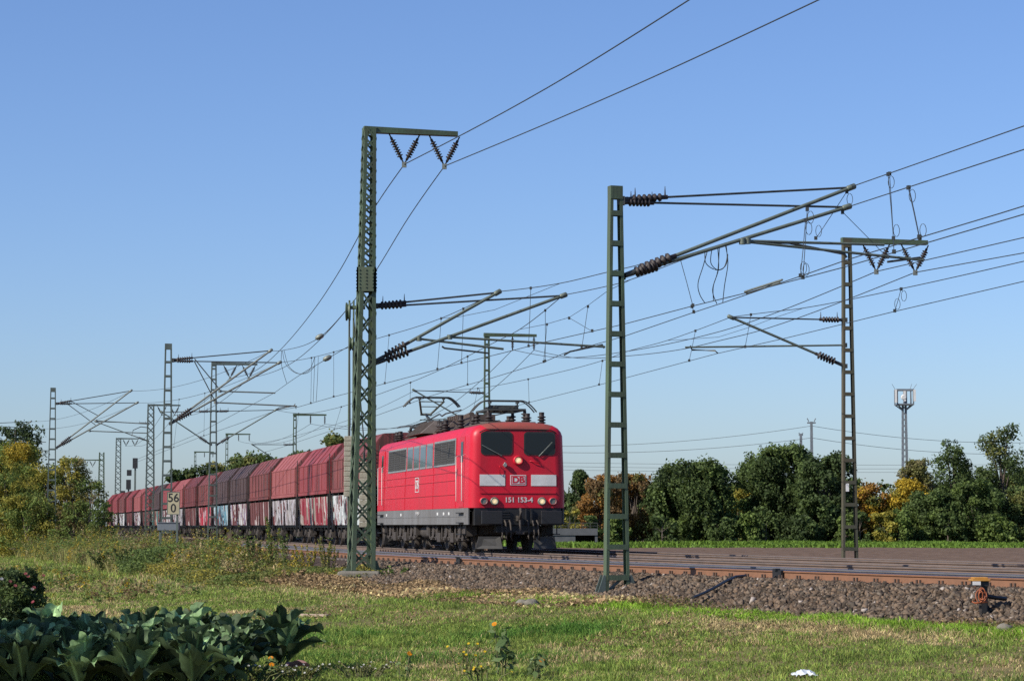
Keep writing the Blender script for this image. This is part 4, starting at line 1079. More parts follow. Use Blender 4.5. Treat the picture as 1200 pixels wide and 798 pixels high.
# --- masts between the tracks, lattice and channel, with V insulators
def mast_mid(px, ptop, Y, lab, lat, arm_L, vees, w0=.5, w1=.32, mt='mast_grey'):
    b = xy(px, Y); root = empty('lattice_mast' if lat else 'channel_mast'); tag(root, lab, 'mast', MASTG)
    zt = P(px, ptop, Y).z; mb = MB()
    if lat: lattice(mb, b, NM, -.3, zt, w0, w1, w0, w1, .09, 18)
    else: legs_channel(mb, b, NM, -.3, zt, w0, w1, .18, .62)
    mb.build('lattice_shaft' if lat else 'channel_shaft', M[mt], root)
    vb = crossarm(root, b, NM, zt, zt - .08, arm_L, M[mt], vees, .75)
    return root, b, vb
rootJ, baseJ, feedJ = mast_mid(250, 424.5, 142, 'grey channel mast with V shaped insulators standing in front of the brown wagons', False, 2.55, (.95, 2.05), .60, .30)
cantilever(rootJ, baseJ, NM, (254, 482), (254, 521), (323, 480.5), None, [(323, 480.5), (327, 477.5), (344, 476), (346, 473)], r=.042, ins=.7)
cantilever(rootJ, baseJ, (-NM[0], -NM[1]), (247, 482), (247, 521), (190, 483), None, None, r=.042, ins=.7)
rootK, baseK, feedK = mast_mid(176.5, 473.5, 210, 'lattice mast with V shaped insulators left of the kilometre board', True, 2.55, (.95, 2.05), .85, .55)
cantilever(rootK, baseK, (-NM[0], -NM[1]), (174, 496), (174, 517), (112, 494), None, None, r=.045, ins=.8)
rootL, baseL, feedL = mast_mid(139, 513, 290, 'distant lattice mast with V insulators left of the train end', True, 2.4, (.9, 1.95), .8, .6)
b = xy(119.5, 330); rootN = empty('lattice_mast'); tag(rootN, 'distant lattice mast with its crossarm to the left, above the bushes', 'mast', MASTG)
mb = MB(); lattice(mb, b, NM, -.5, P(119.5, 530, 330).z, 1.0, .7, 1.0, .7, .14, 16); mb.build('lattice_shaft', M['mast_green'], rootN)
crossarm(rootN, b, (-NM[0], -NM[1]), 0, P(119, 539, 330).z, 2.7, M['mast_green'], (1.2, 2.2), .8)
# small yard signals and posts far away
for (px, pt, Y, lab, nm) in ((159, 541, 330, 'distant railway signal post with dark head above the train end', 'railway_signal'), (151.5, 566, 350, 'short distant signal post beside the taller signal', 'railway_signal')):
    b = xy(px, Y); r_ = empty(nm); tag(r_, lab, 'signal', 'distant signals')
    zt = P(px, pt, Y).z; mb = MB(); mb.bar((b[0], b[1], -.6), (b[0], b[1], zt), .22, .22); mb.build('signal_post', M['mast_grey'], r_)
    mb = MB(); mb.box((b[0] - .32, b[1] - .3, zt - .9), (b[0] + .32, b[1] + .1, zt + .5)); mb.box((b[0] - 1.1, b[1] - .3, zt - 1.9), (b[0] - .5, b[1] + .1, zt - 1.1)); mb.build('signal_head', M['black'], r_)

# ================================================================== WIRES
def vwire(A, B, mids=(), extra=None):
    """A, B world points; mids pixels met with the vertical plane through A and B -> smooth point list"""
    A = Vector(A); B = Vector(B); n = (B.x - A.x, B.y - A.y); L = math.hypot(*n); n = (n[0] / L, n[1] / L)
    pts = [(0, A.z)]
    for m_ in mids:
        q = Pplane((A.x, A.y), n, *m_); s = (q.x - A.x) * n[0] + (q.y - A.y) * n[1]
        if 0 < s < L: pts.append((s, q.z))
    pts.append((L, B.z)); pts.sort()
    s_ = [p[0] for p in pts]; z_ = [p[1] for p in pts]
    out = []
    # monotone-ish cubic through the heights
    m = []
    for i in range(len(pts)):
        if i == 0: m.append((z_[1] - z_[0]) / (s_[1] - s_[0]))
        elif i == len(pts) - 1: m.append((z_[-1] - z_[-2]) / (s_[-1] - s_[-2]))
        else: m.append(((z_[i + 1] - z_[i]) / (s_[i + 1] - s_[i]) + (z_[i] - z_[i - 1]) / (s_[i] - s_[i - 1])) / 2)
    if len(pts) > 2:
        m[0] = 1.5 * m[0] - .5 * m[1]; m[-1] = 1.5 * m[-1] - .5 * m[-2]
    for i in range(len(pts) - 1):
        h = s_[i + 1] - s_[i]; K = max(2, int(8))
        for k in range(K):
            t = k / K; h00 = 2 * t ** 3 - 3 * t * t + 1; h10 = t ** 3 - 2 * t * t + t; h01 = -2 * t ** 3 + 3 * t * t; h11 = t ** 3 - t * t
            z = h00 * z_[i] + h10 * h * m[i] + h01 * z_[i + 1] + h11 * h * m[i + 1]; s = s_[i] + t * h
            out.append(Vector((A.x + n[0] * s, A.y + n[1] * s, z)))
    out.append(B); return out
def sagwire(A, B, sag, k=14):
    A = Vector(A); B = Vector(B); return [A.lerp(B, i / k) - Vector((0, 0, sag * 4 * (i / k) * (1 - i / k))) for i in range(k + 1)]
def wire_obj(name, pts, r, label, cat, group=None, parent=None):
    mb = MB(); mb.path(pts, r, 5); o = mb.build(name, M['wire'], parent)
    if label: tag(o, label, cat, group)
    return o
def chain(*segs):
    out = []
    for s in segs: out += s if not out else s[1:]
    return out
FG = 'feeder wires'
def extend(A, B, k): A = Vector(A); B = Vector(B); return A + (B - A) * k
# feeders on the lattice mast: towards and past the camera, and back along the line
e1 = P(808, 0, 43.5); e2 = P(960, 0, 43.5)
x1 = extend(feedA[0], e1, 2.3); x1.z = feedA[0].z + .1; x2 = extend(feedA[1], e2, 2.3); x2.z = feedA[1].z + .1
e1m = [(535, 160)]
w1 = chain(vwire(feedJ[0], feedA[0], [(300, 434), (329, 409.5), (370, 360), (400, 314), (438, 245)]), vwire(feedA[0], e1, [(640, 104)]), [e1, x1])
w2 = chain(vwire(feedJ[1], feedA[1], [(340, 426.5), (375.5, 397.5), (407, 362), (438, 321), (480, 253)]), vwire(feedA[1], e2, [(740, 102)]), [e2, x2])
wire_obj('feeder_wire', w1, .014, 'feeder wire from the inner V insulators of the tall lattice mast to the top edge', 'wire', FG)
wire_obj('feeder_wire', w2, .014, 'feeder wire from the outer V insulators at the crossarm tip of the lattice mast', 'wire', FG)
wire_obj('feeder_wire', chain(sagwire(feedL[0], feedK[0], .9), sagwire(feedK[0], feedJ[0], .8)), .016, 'thin far feeder wire, inner one between the left distant V insulator masts', 'wire', FG)
wire_obj('feeder_wire', chain(sagwire(feedL[1], feedK[1], .9), sagwire(feedK[1], feedJ[1], .8)), .016, 'thin far feeder wire, outer one between the left distant V insulator masts', 'wire', FG)
r1 = P(1200, 278.5, 60.9); r2 = P(1200, 296.5, 64.0)
w3 = chain(vwire(feedD[0], feedC[0], [(659, 419), (733, 412), (840, 389.5), (900, 370)]), [feedC[0], r1, extend(feedC[0], r1, 4)])
w4 = chain(vwire(feedD[1], feedC[1], [(677, 419.5), (731, 417.5), (801, 409), (840, 400), (900, 384.6)]), [feedC[1], r2, extend(feedC[1], r2, 4)])
wire_obj('feeder_wire', w3, .014, 'feeder wire from the inner V insulators of the rusty mast by the field', 'wire', FG)
wire_obj('feeder_wire', w4, .014, 'feeder wire from the crossarm tip of the rusty mast by the field', 'wire', FG)
w5 = chain(sagwire(feedF[0], feedE[0], .8), vwire(feedE[0], feedD[0], [(470, 500), (521.5, 478.5), (559, 450)]))
w6 = chain(sagwire(feedF[1], feedE[1], .8), vwire(feedE[1], feedD[1], [(488.5, 499), (540, 481.5), (584.5, 450)]))
wire_obj('feeder_wire', w5, .014, 'feeder wire behind the pantograph, inner one of the mast behind the locomotive', 'wire', FG)
wire_obj('feeder_wire', w6, .014, 'feeder wire behind the pantograph, outer one of the mast behind the locomotive', 'wire', FG)

def cat_line(label):
    r_ = empty('catenary_line'); tag(r_, label, 'overhead line', 'overhead contact lines'); return r_
def dropper(parent, a, b, loop=False):
    mb = MB(); mb.path([a, a.lerp(b, .5) + Vector((.004, 0, 0)), b], .007, 4)
    mb.box((a.x - .03, a.y - .03, a.z - .04), (a.x + .03, a.y + .03, a.z + .03)); mb.box((b.x - .03, b.y - .03, b.z - .02), (b.x + .03, b.y + .03, b.z + .05))
    if loop:
        for c_, sg in ((a, -1), (b, 1)):
            mb.path([c_ + Vector((.06 + .06 * math.cos(t), 0, sg * .16 + .12 * math.sin(t))) for t in np.linspace(math.pi, -math.pi, 12)], .006, 4)
    mb.build('dropper', M['wire'], parent)
def near_on(pts, px):
    """point of a wire whose image column is px"""
    best = None
    for a, b in zip(pts[:-1], pts[1:]):
        pa, pb = 600 + FPX * a.x / (a.y * math.cos(PITCH) + (a.z - EYE) * math.sin(PITCH)), 600 + FPX * b.x / (b.y * math.cos(PITCH) + (b.z - EYE) * math.sin(PITCH))
        if min(pa, pb) <= px <= max(pa, pb) and abs(pb - pa) > 1e-6: return a.lerp(b, (px - pa) / (pb - pa))
    return None
ZC = 5.45
tipB1 = Pplane(baseB, NB_, 998, 219); tipB2 = Pplane(baseB, NB_, 993, 243)
tipA1 = Pplane(baseA, NA, 583, 342); tipA2 = Pplane(baseA, NA, 660, 346)
tipG1 = Pplane(baseG, NM, 317, 411); tipG2 = Pplane(baseG, NM, 327, 425)
tipH1 = Pplane(baseH, NM, 153.4, 458); tipH2 = Pplane(baseH, NM, 160.6, 472)
tipI1 = Pplane(baseI, NM, 36, 494); tipI2 = Pplane(baseI, NM, 43, 502)
# line over the near track
L1 = cat_line('overhead contact line of the near track, with long messenger running to the upper arm tip')
eM1 = P(1200, 148, 38); eM2 = P(1200, 175.5, 37)
m1 = chain(sagwire(tipI2, tipH2, .5), sagwire(tipH2, tipG2, .5), vwire(tipG2, tipA1, [(361, 420), (393, 412), (438, 398), (517, 373)]),
           vwire(tipA1, tipB1, [(657, 332), (708, 320), (754, 309), (870, 271)]), [tipB1, eM1, extend(tipB1, eM1, 6)])
wire_obj('messenger_wire', m1, .011, None, None, None, L1)
c1 = [Pz(px, py, ZC) for px, py in ((156, 543), (235, 512), (324, 481), (349, 477), (391, 465), (438, 453), (456, 448), (543, 425), (594, 412.5), (639, 400.8), (731, 380), (812, 358.6), (876, 343), (939, 326.5), (990, 313), (1092, 283), (1200, 251.3))]
c1.append(extend(c1[-2], c1[-1], 8))
wire_obj('contact_wire', c1, .010, None, None, None, L1)
for px in (456, 517, 543, 622, 1052): 
    a, b = near_on(m1, px), near_on(c1, px - (5 if px == 456 else 2))
    if a and b: dropper(L1, a, b)
for px in (391, 365, 240, 210):
    a, b = near_on(m1, px), near_on(c1, px)
    if a and b: dropper(L1, a, b)
# stitch wire at the lattice mast
st1 = [near_on(m1, 517), Pplane((tipA1.x, tipA1.y), (m1[-3] - m1[0]).xy.normalized(), 537, 371.5), Pplane((tipA1.x, tipA1.y), (tipB1 - tipA1).xy.normalized(), 580, 363), near_on(m1, 657)]
mb = MB(); mb.path([s for s in st1 if s], .007, 4); mb.build('stitch_wire', M['wire'], L1)
# line over the locomotive's track
L2 = cat_line('overhead contact line above the locomotive, touched by its raised pantograph')
eJ = Pplane(baseJ, NM, 323, 480.5)
m2 = chain(vwire(eJ, tipA2, [(358, 484.5), (391, 479), (438, 464), (510, 436), (582, 400), (609, 386)]), vwire(tipA2, tipB2, [(710, 335.8), (731, 330.5), (810, 301), (900, 272)]), [tipB2, eM2, extend(tipB2, eM2, 6)])
wire_obj('messenger_wire', m2, .011, None, None, None, L2)
c2 = [Pz(px, py, ZC + .04) for px, py in ((230, 553), (330, 524), (438, 488), (470, 476.5), (503, 464.5), (546, 451.5), (573, 444), (637, 424.4), (661.5, 413.8), (732, 394), (812, 366.5), (847, 355), (905, 335), (939, 323.5), (990, 305.5), (1068, 281.5), (1173, 250), (1200, 241.6))]
c2.append(extend(c2[-2], c2[-1], 8))
wire_obj('contact_wire', c2, .010, None, None, None, L2)
for px in (481, 548, 639, 1078, 440, 400, 350):
    a, b = near_on(m2, px), near_on(c2, px)
    if a and b: dropper(L2, a, b)
st2 = [near_on(m2, 609), Pplane((tipA2.x, tipA2.y), (tipB2 - tipA2).xy.normalized(), 667, 373) if False else None]
stp = [near_on(m2, 609), P(640, 380, 66), P(667, 372, 64), P(689, 358, 61), P(712, 341, 57), near_on(m2, 740)]
mb = MB(); mb.path([s for s in stp if s], .007, 4); mb.build('stitch_wire', M['wire'], L2)
for (px, py, q) in ((641, 380, 637), (689, 359, 683)):
    b = near_on(c2, q)
    dropper(L2, P(px, py, b.y), b)
dropper(L2, P(667, 372.5, 62), near_on(c1, 696))
# dark clamps where both contact wires cross
mb = MB(); mb.path([near_on(c1, 873) + Vector((0, 0, .03)), near_on(c2, 917) + Vector((0, 0, .05))], .022, 6); mb.build('crossing_bar', M['galv'], L2); mb = MB(); mb.path([near_on(c2, 876) + Vector((0, 0, .02)), near_on(c1, 915) + Vector((0, 0, .03))], .018, 6); mb.build('crossing_bar', M['galv'], L2)
# long drop pieces beneath the arms
b_ = near_on(c2, 938); dropper(L2, P(944, 258, b_.y), b_, True)
b_ = near_on(c1, 941); dropper(L1, P(946, 245, b_.y), b_, True)
dropper(L1, near_on(m1, 1050), P(1047, 280, near_on(m1, 1050).y), True)
dropper(L2, near_on(m2, 1079), P(1078, 280, near_on(m2, 1079).y), True)
dropper(L1, tipB1 - Vector((.1, 0, .1)), Pplane(baseB, NB_, 956, 280), True)
dropper(L2, tipB2 - Vector((.1, 0, .1)), Pplane(baseB, NB_, 1040, 302))
b_ = near_on(c1, 812); dropper(L1, P(797, 303, b_.y), b_); b_ = near_on(c2, 813); dropper(L2, near_on(c1, 811), b_)
JP = L1
# jumper loops hanging from the inclined tubes
mb = MB()
def loopy(pp, Y0, Y1):
    n = len(pp); pts = [P(px, py, Y0 + (Y1 - Y0) * i / (n - 1)) for i, (px, py) in enumerate(pp)]
    # Catmull-Rom
    out = []
    for i in range(n - 1):
        p0, p1, p2, p3 = pts[max(i - 1, 0)], pts[i], pts[i + 1], pts[min(i + 2, n - 1)]
        for k in range(6):
            t = k / 6; out.append(.5 * ((2 * p1) + (p2 - p0) * t + (2 * p0 - 5 * p1 + 4 * p2 - p3) * t * t + (3 * p1 - p0 - 3 * p2 + p3) * t ** 3))
    return out + [pts[-1]]
yj0 = 48.6; yj1 = near_on(c1, 830).y
mb = MB(); mb.path(loopy([(829, 294), (824, 312), (818, 332), (820, 345), (826, 355)], yj0, yj1), .009, 5); mb.build('jumper_cable', M['wire'], JP)
mb = MB(); mb.path(loopy([(834, 293), (833, 308), (840, 316), (848, 314), (852, 302), (851, 288)], yj0, yj0), .009, 5); mb.build('jumper_cable', M['wire'], JP)
mb = MB(); mb.path(loopy([(826, 296), (827, 308), (835, 315), (844, 316), (851, 310), (853, 298)], yj0, yj0), .009, 5); mb.build('jumper_cable', M['wire'], JP)
mb = MB(); mb.path(loopy([(841, 289), (842, 315), (836, 335), (836, 352)], yj0, yj1), .009, 5); mb.build('jumper_cable', M['wire'], JP)
mb = MB(); mb.path(loopy([(843, 289), (841, 318), (835, 340), (840, 356)], yj0, yj1), .009, 5); mb.build('jumper_cable', M['wire'], JP)
mb = MB(); mb.path(loopy([(850, 287), (853, 308), (849, 335), (847, 354)], yj0, yj1), .009, 5); mb.build('jumper_cable', M['wire'], JP)
# terminating wires left of the lattice mast
L4 = cat_line('overhead line ending at the tension wheels left of the tall lattice mast')
pw = P(407, 362, 63.2); pw2 = P(412, 404, 63.5)
t1_ = chain(sagwire(tipI1, tipH1, .5), sagwire(tipH1, tipG1, .5), vwire(tipG1, pw, [(332, 410.5), (375, 395)]))
t2_ = chain([Pz(156, 540, ZC), Pz(230, 509, ZC), Pplane(baseG, NM, 322, 460)], vwire(Pplane(baseG, NM, 322, 460), pw2, [(352, 439), (384, 420)]))
wire_obj('messenger_wire', t1_, .011, None, None, None, L4); wire_obj('contact_wire', t2_, .010, None, None, None, L4)
mb = MB()
for (q, Yq) in ((near_on(t1_, 374.5), 0), (near_on(t2_, 383.5), 0)): mb.lathe(q - Vector((.13, 0, .05)), q + Vector((.13, 0, .08)), [(0, .02), (.15, .07), (.5, .085), (.85, .07), (1, .02)], 10)
mb.build('strain_insulator', M['galv'], L4)
JP = L4; yq = near_on(t1_, 331).y; yq2 = near_on(c1, 370).y
mb = MB(); mb.path(loopy([(331, 411), (334, 425), (343, 435), (353, 438), (363, 433), (369, 418)], yq, yq2), .010, 5); mb.build('jumper_cable', M['wire'], JP)
mb = MB(); mb.path(loopy([(330, 411), (330, 428), (336, 449)], yq, near_on(t2_, 336).y), .010, 5); mb.build('jumper_cable', M['wire'], JP)
mb = MB(); mb.path(loopy([(333, 411), (338, 428), (348, 437), (360, 437), (370, 428)], yq, yq2), .010, 5); mb.build('jumper_cable', M['wire'], JP)
mb = MB(); mb.path(loopy([(369, 418), (368, 445), (367, 471)], yq2, yq2), .008, 5); mb.path(loopy([(373, 418), (372, 445), (370.5, 470.5)], yq2, yq2), .008, 5); mb.build('jumper_cable', M['wire'], L4); mb.build('jumper_cable', M['wire'], JP)
# line over the far track
L3 = cat_line('overhead contact line of the far track by the ploughed field')
tipC = Pplane(baseC, NM, 857, 371.5); tipD = Pplane(baseD, NM, 485.5, 458)
eM3 = P(1200, 306.3, 47); tipE = Pplane(baseE, NM, 296, 521)
m3 = chain(vwire(tipE, tipD, [(340, 512), (400, 495), (440, 480)]), vwire(tipD, tipC, [(560, 455), (620, 444), (708, 422), (733, 412.5), (782, 399)]), vwire(tipC, eM3, [(900, 366), (942, 361), (1056, 338.5)]), [eM3, extend(m1[0], m1[0], 1) if False else extend(tipC, eM3, 5)])
wire_obj('messenger_wire', m3, .010, None, None, None, L3)
c3 = [Pz(px, py, ZC) for px, py in ((300, 560), (400, 530), (499, 504), (610, 474.3), (620, 471.6), (710, 449), (732.5, 443), (840, 414.4), (924, 395.5), (1048.5, 365), (1200, 329.8))]
c3.append(extend(c3[-2], c3[-1], 6)); wire_obj('contact_wire', c3, .009, None, None, None, L3)
for (pa, pb) in ((1056, 1048.5), (880, 875), (815, 811), (706, 703), (619, 620), (560, 559), (440, 440)):
    a, b = near_on(m3, pa), near_on(c3, pb)
    if a and b: dropper(L3, a, b, pa == 1056)
stp = [near_on(m3, 782), P(800, 398, 67.2), P(842, 395, 65.5), P(880, 383, 63.5), P(906, 373, 62), near_on(m3, 942)]
mb = MB(); mb.path([s for s in stp if s], .006, 4); mb.build('stitch_wire', M['wire'], L3)

# kilometre board, post, box, duct, control box
def km_board():
    Y = 99.0; root = empty('kilometre_board'); tag(root, 'cream kilometre board reading 56 over 0 in front of the grey channel mast', 'sign')
    a = P(196.6, 577, Y); b = P(209.8, 602.2, Y); zc = (a.z + b.z) / 2; xc = (a.x + b.x) / 2; wd = b.x - a.x; hh = a.z - b.z
    mb = MB(); mb.box((a.x, Y - .015, b.z), (b.x, Y + .015, a.z)); pl = mb.build('board', M['sign'], root)
    mb = MB(); t_ = .025
    for (x0, x1, z0, z1) in ((a.x - t_, b.x + t_, a.z, a.z + t_), (a.x - t_, b.x + t_, b.z - t_, b.z), (a.x - t_, a.x, b.z, a.z), (b.x, b.x + t_, b.z, a.z)): mb.box((x0, Y - .02, z0), (x1, Y + .02, z1))
    mb.build('board_frame', M['mast_grey'], root)
    text_obj('56', hh * .56, M['black'], pl, (xc, Y - .018, zc + hh * .24), SIDE, 'figures', .003, .95, .006)
    text_obj('0', hh * .56, M['black'], pl, (xc, Y - .018, zc - hh * .24), SIDE, 'figures', .003, .95, .006)
    mb = MB(); px = P(207.5, 600, Y).x; zg = gz(px, Y); mb.bar((px, Y + .05, zg - .2), (px, Y + .05, a.z), .07, .07); mb.build('sign_post', M['mast_grey'], root)
km_board()
def steel_box():
    Y = 101; a = P(184.5, 612.5, Y); b = P(209.5, 621.5, Y); r_ = empty('cable_cabinet'); tag(r_, 'low grey steel cable cabinet below the kilometre board', 'cabinet')
    mb = MB(); mb.box((a.x, Y, b.z), (b.x, Y + .4, a.z)); mb.build('housing', M['steel_grey'], r_, bevel=.02)
    mb = MB(); mb.box((a.x - .03, Y - .03, a.z), (b.x + .03, Y + .43, a.z + .03)); mb.build('lid', M['steel_grey'], r_)
    mb = MB(); 
    for q in (a.x + .08, b.x - .08): mb.bar((q, Y + .2, gz(q, Y) - .2), (q, Y + .2, b.z), .08, .08)
    mb.build('cabinet_foot', M['mast_grey'], r_)
steel_box()
p = P(269, 642, 88); zt = P(269, 625.5, 88).z; zg = gz(p.x, p.y); mb = MB(); mb.bar((p.x, p.y, zg - .2), (p.x + .01, p.y, zt), .15, .15); mb.bar((p.x, p.y, zt), (p.x + .01, p.y, zt + .05), .11, .11)
tag(mb.build('wooden_post', M['wood']), 'short dark wooden post beside the rails in front of the wagons', 'post')
def control_box():
    c = P(1150, 706, 36.0); zg = c.z; r_ = empty('trackside_box', (0, 0, 0)); tag(r_, 'trackside box with ochre lid and coiled orange cable on the ballast at right', 'control box')
    ztop = P(1148, 677, 36).z; x0, x1 = P(1137.5, 690, 36).x, P(1159, 690, 36).x
    mb = MB(); mb.box((x0 + .03, 35.9, ztop - .12), (x1 - .02, 36.14, ztop - .04)); mb.box((x0 + .15, 35.95, zg - .15), (x1 - .03, 36.12, ztop - .1)); mb.build('housing', M['black'], r_)
    mb = MB(); vs = []
    mb.box((x0, 35.86, ztop - .045), (x1, 36.18, ztop - .015)); mb.box((x0 + .03, 35.89, ztop - .015), (x1 - .03, 36.15, ztop + .015)); mb.build('lid', M['yellow'], r_, bevel=.008)
    mb = MB(); mb.box((x0 + .005, 35.84, ztop - .10), (x0 + .12, 35.87, ztop - .047)); mb.build('white_label', M['white_clean'], r_)
    mb = MB(); mb.bar((x0 + .11, 35.85, zg - .2), (x0 + .11, 35.85, ztop - .1), .035, .035); mb.build('box_post', M['bogie'], r_)
    mb = MB(); pts = []
    for k in range(120):
        t = k / 119 * 2 * math.pi * 5; rr = .085 + .012 * math.sin(t * .37 + 1); rr *= .72 + .28 * math.sin(t * .61) ; pts.append((x0 + .12 + rr * math.cos(t) * .72 + .03 * math.sin(t * .2), 35.80 - .015 * math.sin(t * 1.7) - k * .0003, zg + .11 + rr * 1.25 * math.sin(t)))
    mb.path(pts, .008, 5); mb.path([(x0 + .02, 35.8, zg + .05), (x0 - .02, 35.8, zg + .02), (x0 + .02, 35.79, zg + .0), (x0 + .2, 35.79, zg + .02)], .014, 5); mb.build('coiled_cable', M['orange'], r_)
    mb = MB(); mb.path([(x1 - .05, 36.05, zg + .1), (x1 + .12, 36.1, zg + .07), (x1 + .3, 36.3, zg + .05)], .035); mb.build('conduit', M['black'], r_)
control_box()
def duct(pp, lab):
    pts = []
    for (px, py, Y) in pp: pts.append(P(px, py, Y))
    mb = MB(); mb.path(pts, .028, 8); tag(mb.build('cable_duct', M['black']), lab, 'duct', 'cable ducts running down the ballast')
duct([(874, 674.5, 45.6), (862, 675.5, 45.3), (850, 681, 44.4), (838, 688, 43.8), (825, 694.5, 43.2), (812, 700, 42.6)], 'black cable duct running down the ballast slope right of the channel mast')
duct([(513, 656, 64.5), (505, 659, 63.8), (495, 663, 62.9), (484, 667, 62.2)], 'black cable duct on the vegetated shoulder below the locomotive')
#@@PART3
# ================================================================== TREES AND SHRUBS
def ellipsoid_pts(n, c, rad, up_bias=.25, shell=.55):
    d = unit(rng.normal(size=(n, 3))); d[:, 2] = np.where(rng.random(n) < up_bias, np.abs(d[:, 2]), d[:, 2])
    r = shell + (1 - shell) * rng.random(n) ** .5
    r = r * (1 + .17 * rng.normal(size=n))
    return c + d * rad * r[:, None], d
def crown(name, root, base, w_, h_, clear, cols, leaf, nlobes=20, dens=1.0, shape='round', lobe=.26, gap=.0):
    """many leaf-sized faces round uneven lobes; cols = list of (colour, weight)"""
    zc0 = base[2] + clear; H = h_ - clear
    slim = max(1.0, H / max(.1, w_)); nlobes = int(nlobes * (1 + .5 * (slim - 1)) * (2.3 if shape != 'tall' else 1.1)); lobe = lobe * (.72 if shape != 'tall' else .80)
    lobes = []
    for k in range(nlobes):
        f = (k + .5) / nlobes; f = min(.93, max(.04, f + random.uniform(-.06, .06)))
        if shape == 'cone': env = (1 - f) * .95 + .12
        elif shape == 'tall': env = .55 + .45 * math.sin(math.pi * min(1, f * 1.1)) * (1 if f < .75 else .8)
        elif shape == 'bush': env = math.sqrt(max(.05, 1 - (f * .92) ** 2))
        else: env = math.sqrt(max(.06, 1 - ((f - .42) / .60) ** 2))
        a = random.uniform(0, 6.283); rr = w_ / 2 * env * math.sqrt(random.uniform(.12, 1.0)) * .88
        rl = w_ * lobe * random.uniform(.65, 1.15) * (.6 + .4 * env) * min(1.5, slim ** .4)
        lobes.append((np.array([base[0] + rr * math.cos(a), base[1] + rr * math.sin(a), zc0 + H * f]), rl))
    P_, N_, C_, S_ = [], [], [], []
    cw = np.array([c[1] for c in cols], float); cw /= cw.sum(); cc = np.array([c[0] for c in cols], float)
    for (c, rl) in lobes:
        n = int(dens * 3.4 * (4 * math.pi * rl * rl) / (leaf * leaf))
        n = min(n, 2600)
        rad = np.array([rl, rl, rl * random.uniform(.65, .95)])
        p, d = ellipsoid_pts(n, c, rad)
        keep = rng.random(n) > gap
        # broken clumps: drop leaves where a fine noise is low
        q = vnoise(p[:, 0] / (leaf * 3.2) + p[:, 2] * .37, p[:, 1] / (leaf * 3.2) + p[:, 2] / (leaf * 3.0), 77)
        keep &= q > .36
        p, d = p[keep], d[keep]; n = len(p)
        lc = cc[np.random.default_rng(random.randrange(1 << 30)).choice(len(cc), p=cw)] if len(cc) > 1 else cc[0]
        mixv = rng.random((n, 1)) * .45
        oc = cc[rng.choice(len(cc), size=n, p=cw)]
        col = (lc * (1 - mixv) + oc * mixv) * rng.uniform(.65, 1.3, (n, 1)) * random.uniform(.82, 1.18)
        P_.append(p); N_.append(d + np.array([0, 0, .25])); C_.append(col); S_.append(leaf * rng.uniform(.6, 1.35, n))
    # a few stray twigs outside the lobes for an uneven outline
    V, F, C = leaves_np(np.concatenate(P_), np.concatenate(N_), np.concatenate(S_), np.concatenate(C_), jitter=.8)
    o = np_mesh(name, V, F, M['leaf'], C, root)
    return o, lobes
def tree(name, label, group, px, top, wpx, Y, cols, shape='round', clear=.12, leaf=.38, nlobes=22, dens=1.0, gap=.0, lobe=.26, cat='tree', zoff=0.0, base=None):
    x = (px - 600) / FPX * Y; zb = gz(x, Y) if base is None else base; zt = P(px, top, Y).z; h_ = zt - zb; w_ = wpx / FPX * Y
    root = empty(name); tag(root, label, cat, group)
    o, lobes = crown('crown' if cat == 'tree' else 'foliage', root, (x, Y, zb), w_, h_ * .97, h_ * clear, cols, leaf, nlobes, dens, shape, lobe, gap)
    mb = MB(); r0 = max(.04, h_ * .024)
    mb.path([(x, Y, zb - .2), (x + .03 * h_ * random.uniform(-1, 1), Y, zb + h_ * .35), (x + .04 * h_ * random.uniform(-1, 1), Y, zb + h_ * .8)], [r0 * 1.25, r0 * .8, r0 * .25], 8)
    for (c, rl) in random.sample(lobes, min(9, len(lobes))):
        zs = zb + h_ * random.uniform(.15, .45); zs = min(zs, c[2] - .1)
        mb.path([(x, Y, zs), ((x + c[0]) / 2, (Y + c[1]) / 2, (zs + c[2]) / 2 + .1), tuple(c)], [r0 * .5, r0 * .33, r0 * .12], 6)
    mb.build('trunk' if cat == 'tree' else 'stems', M['bark'], root)
    return root
DG = (.062, .094, .032); MG = (.102, .148, .044); LG = (.15, .21, .05); OL = (.17, .175, .05); YG = (.33, .29, .05); YE = (.48, .34, .035); OR = (.34, .17, .042); BR = (.17, .115, .055); PALE = (.24, .21, .10)
TG = 'trees beyond the field'
